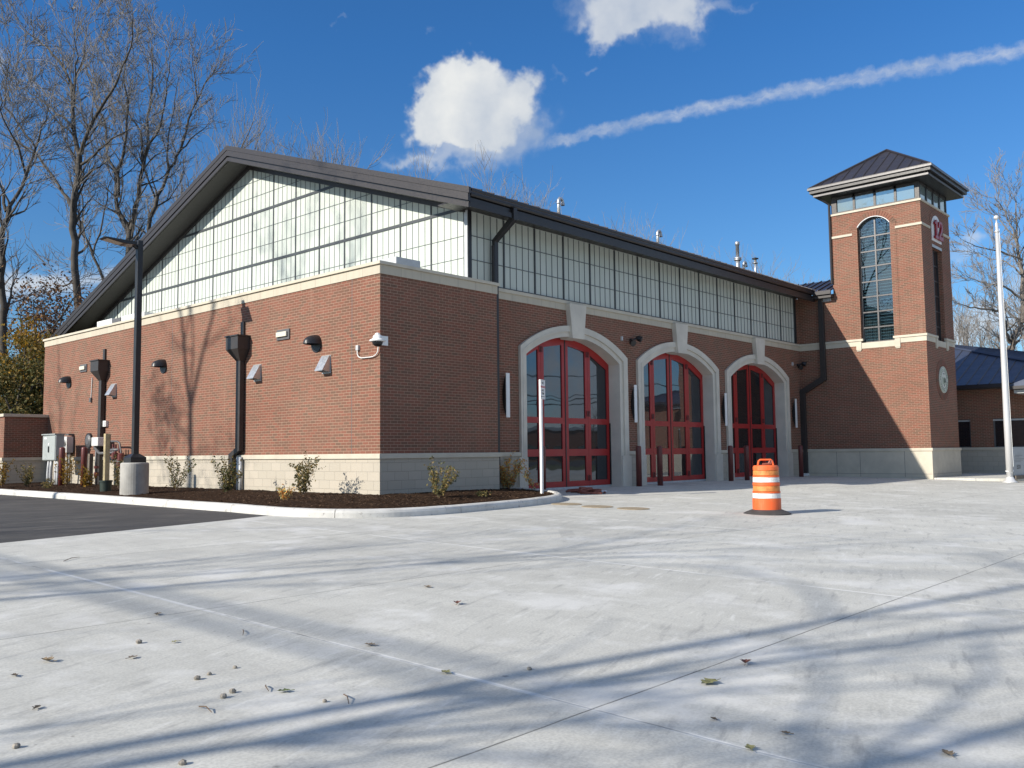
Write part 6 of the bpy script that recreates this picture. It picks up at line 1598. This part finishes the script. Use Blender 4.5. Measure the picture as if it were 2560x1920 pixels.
street_tree(-26.0, -1.3, 15, 65, 'slim bare tree beyond the drive shading the asphalt edge', .55, .07)
street_tree(-21.0, -8.9, 11, 66, 'small bare tree left of the viewpoint casting the bottom-left shadows', .5, .07)
street_tree(-34.0, 6.0, 18, 67, 'bare tree farthest across the drive', .5, .16)
street_tree(-20.5, -10.6, 13.5, 68, 'bare tree left of the viewpoint casting shadow at the bottom edge', .55, .08)
cb = MB()
for dx, z in ((0.02, 9.0), (.36, 9.05)):
    cb.tube([(-28.2 + dx, -70 + 14 * q, z - .25 * math.sin(PI * q / 10)) for q in range(11)], .036, 6)
tag(cb.build('overhead_cables', 'black'), 'pair of thick overhead cables along the drive casting two straight shadow lines', 'cables')
ob = thing('brick_shop', (90, -95, -1.9), 'low brick building across the street', 'building')
MB().box(20, 190, -112, -95, -2.5, 4.2).build('wall', 'brick', ob); MB().box(19.7, 190.3, -112.3, -94.7, 4.2, 4.8).build('parapet', 'zinc', ob)
mb = MB()
for k in range(20): mb.box(26 + 8 * k, 30.5 + 8 * k, -94.98, -94.9, -1.4, 1.3)
mb.build('windows', 'darkglass', ob)
for k, (x, y) in enumerate(((34, -58), (62, -59), (90, -58), (118, -59))):
    up_ = thing('utility_pole', (x, y, -1.9), 'wooden utility pole %s across the street' % ('nearest the apron', 'second from the apron', 'third from the apron', 'farthest')[k], 'utility pole', 'poles across the street')
    MB().tube([(x, y, -2.2), (x, y, 11.5)], [.16, .11], 10).build('pole', 'treated', up_); MB().box(x - 1.2, x + 1.2, y - .06, y + .06, 10.6, 10.75).build('crossarm', 'treated', up_)
wr_ = MB()
for z, dy in ((10.8, -1.0), (10.8, 0.0), (10.8, 1.0), (8.2, 0), (7.6, 0), (7.0, 0)):
    for a, b_ in ((6, 34), (34, 62), (62, 90), (90, 118), (118, 146)):
        wr_.tube([(a + (b_ - a) * q / 10, -58.5 + dy * .6, z - .9 * math.sin(PI * q / 10)) for q in range(11)], .03 if z > 8.5 else .06, 4)
tag(wr_.build('power_lines', 'black'), 'sagging power lines along the street behind the viewpoint', 'power lines')
st_ = thing('street_light', (46, -33, -1.8), 'tall twin-headed parking lot light behind the viewpoint', 'street light')
MB().tube([(46, -33, -2), (46, -33, 10.5)], [.12, .08], 10).build('pole', 'black', st_); MB().box(44.7, 47.3, -33.15, -32.85, 10.5, 10.68).build('lamp_heads', 'black', st_)
for k, (x, y, H) in enumerate(((56, -66, 9), (76, -68, 11), (98, -66, 9), (112, -70, 12), (134, -66, 10))):
    side_tree(x, y, H, 80 + k, 'bare tree standing behind the shop across the street, number %s from the left' % ('one', 'two', 'three', 'four', 'five')[k])
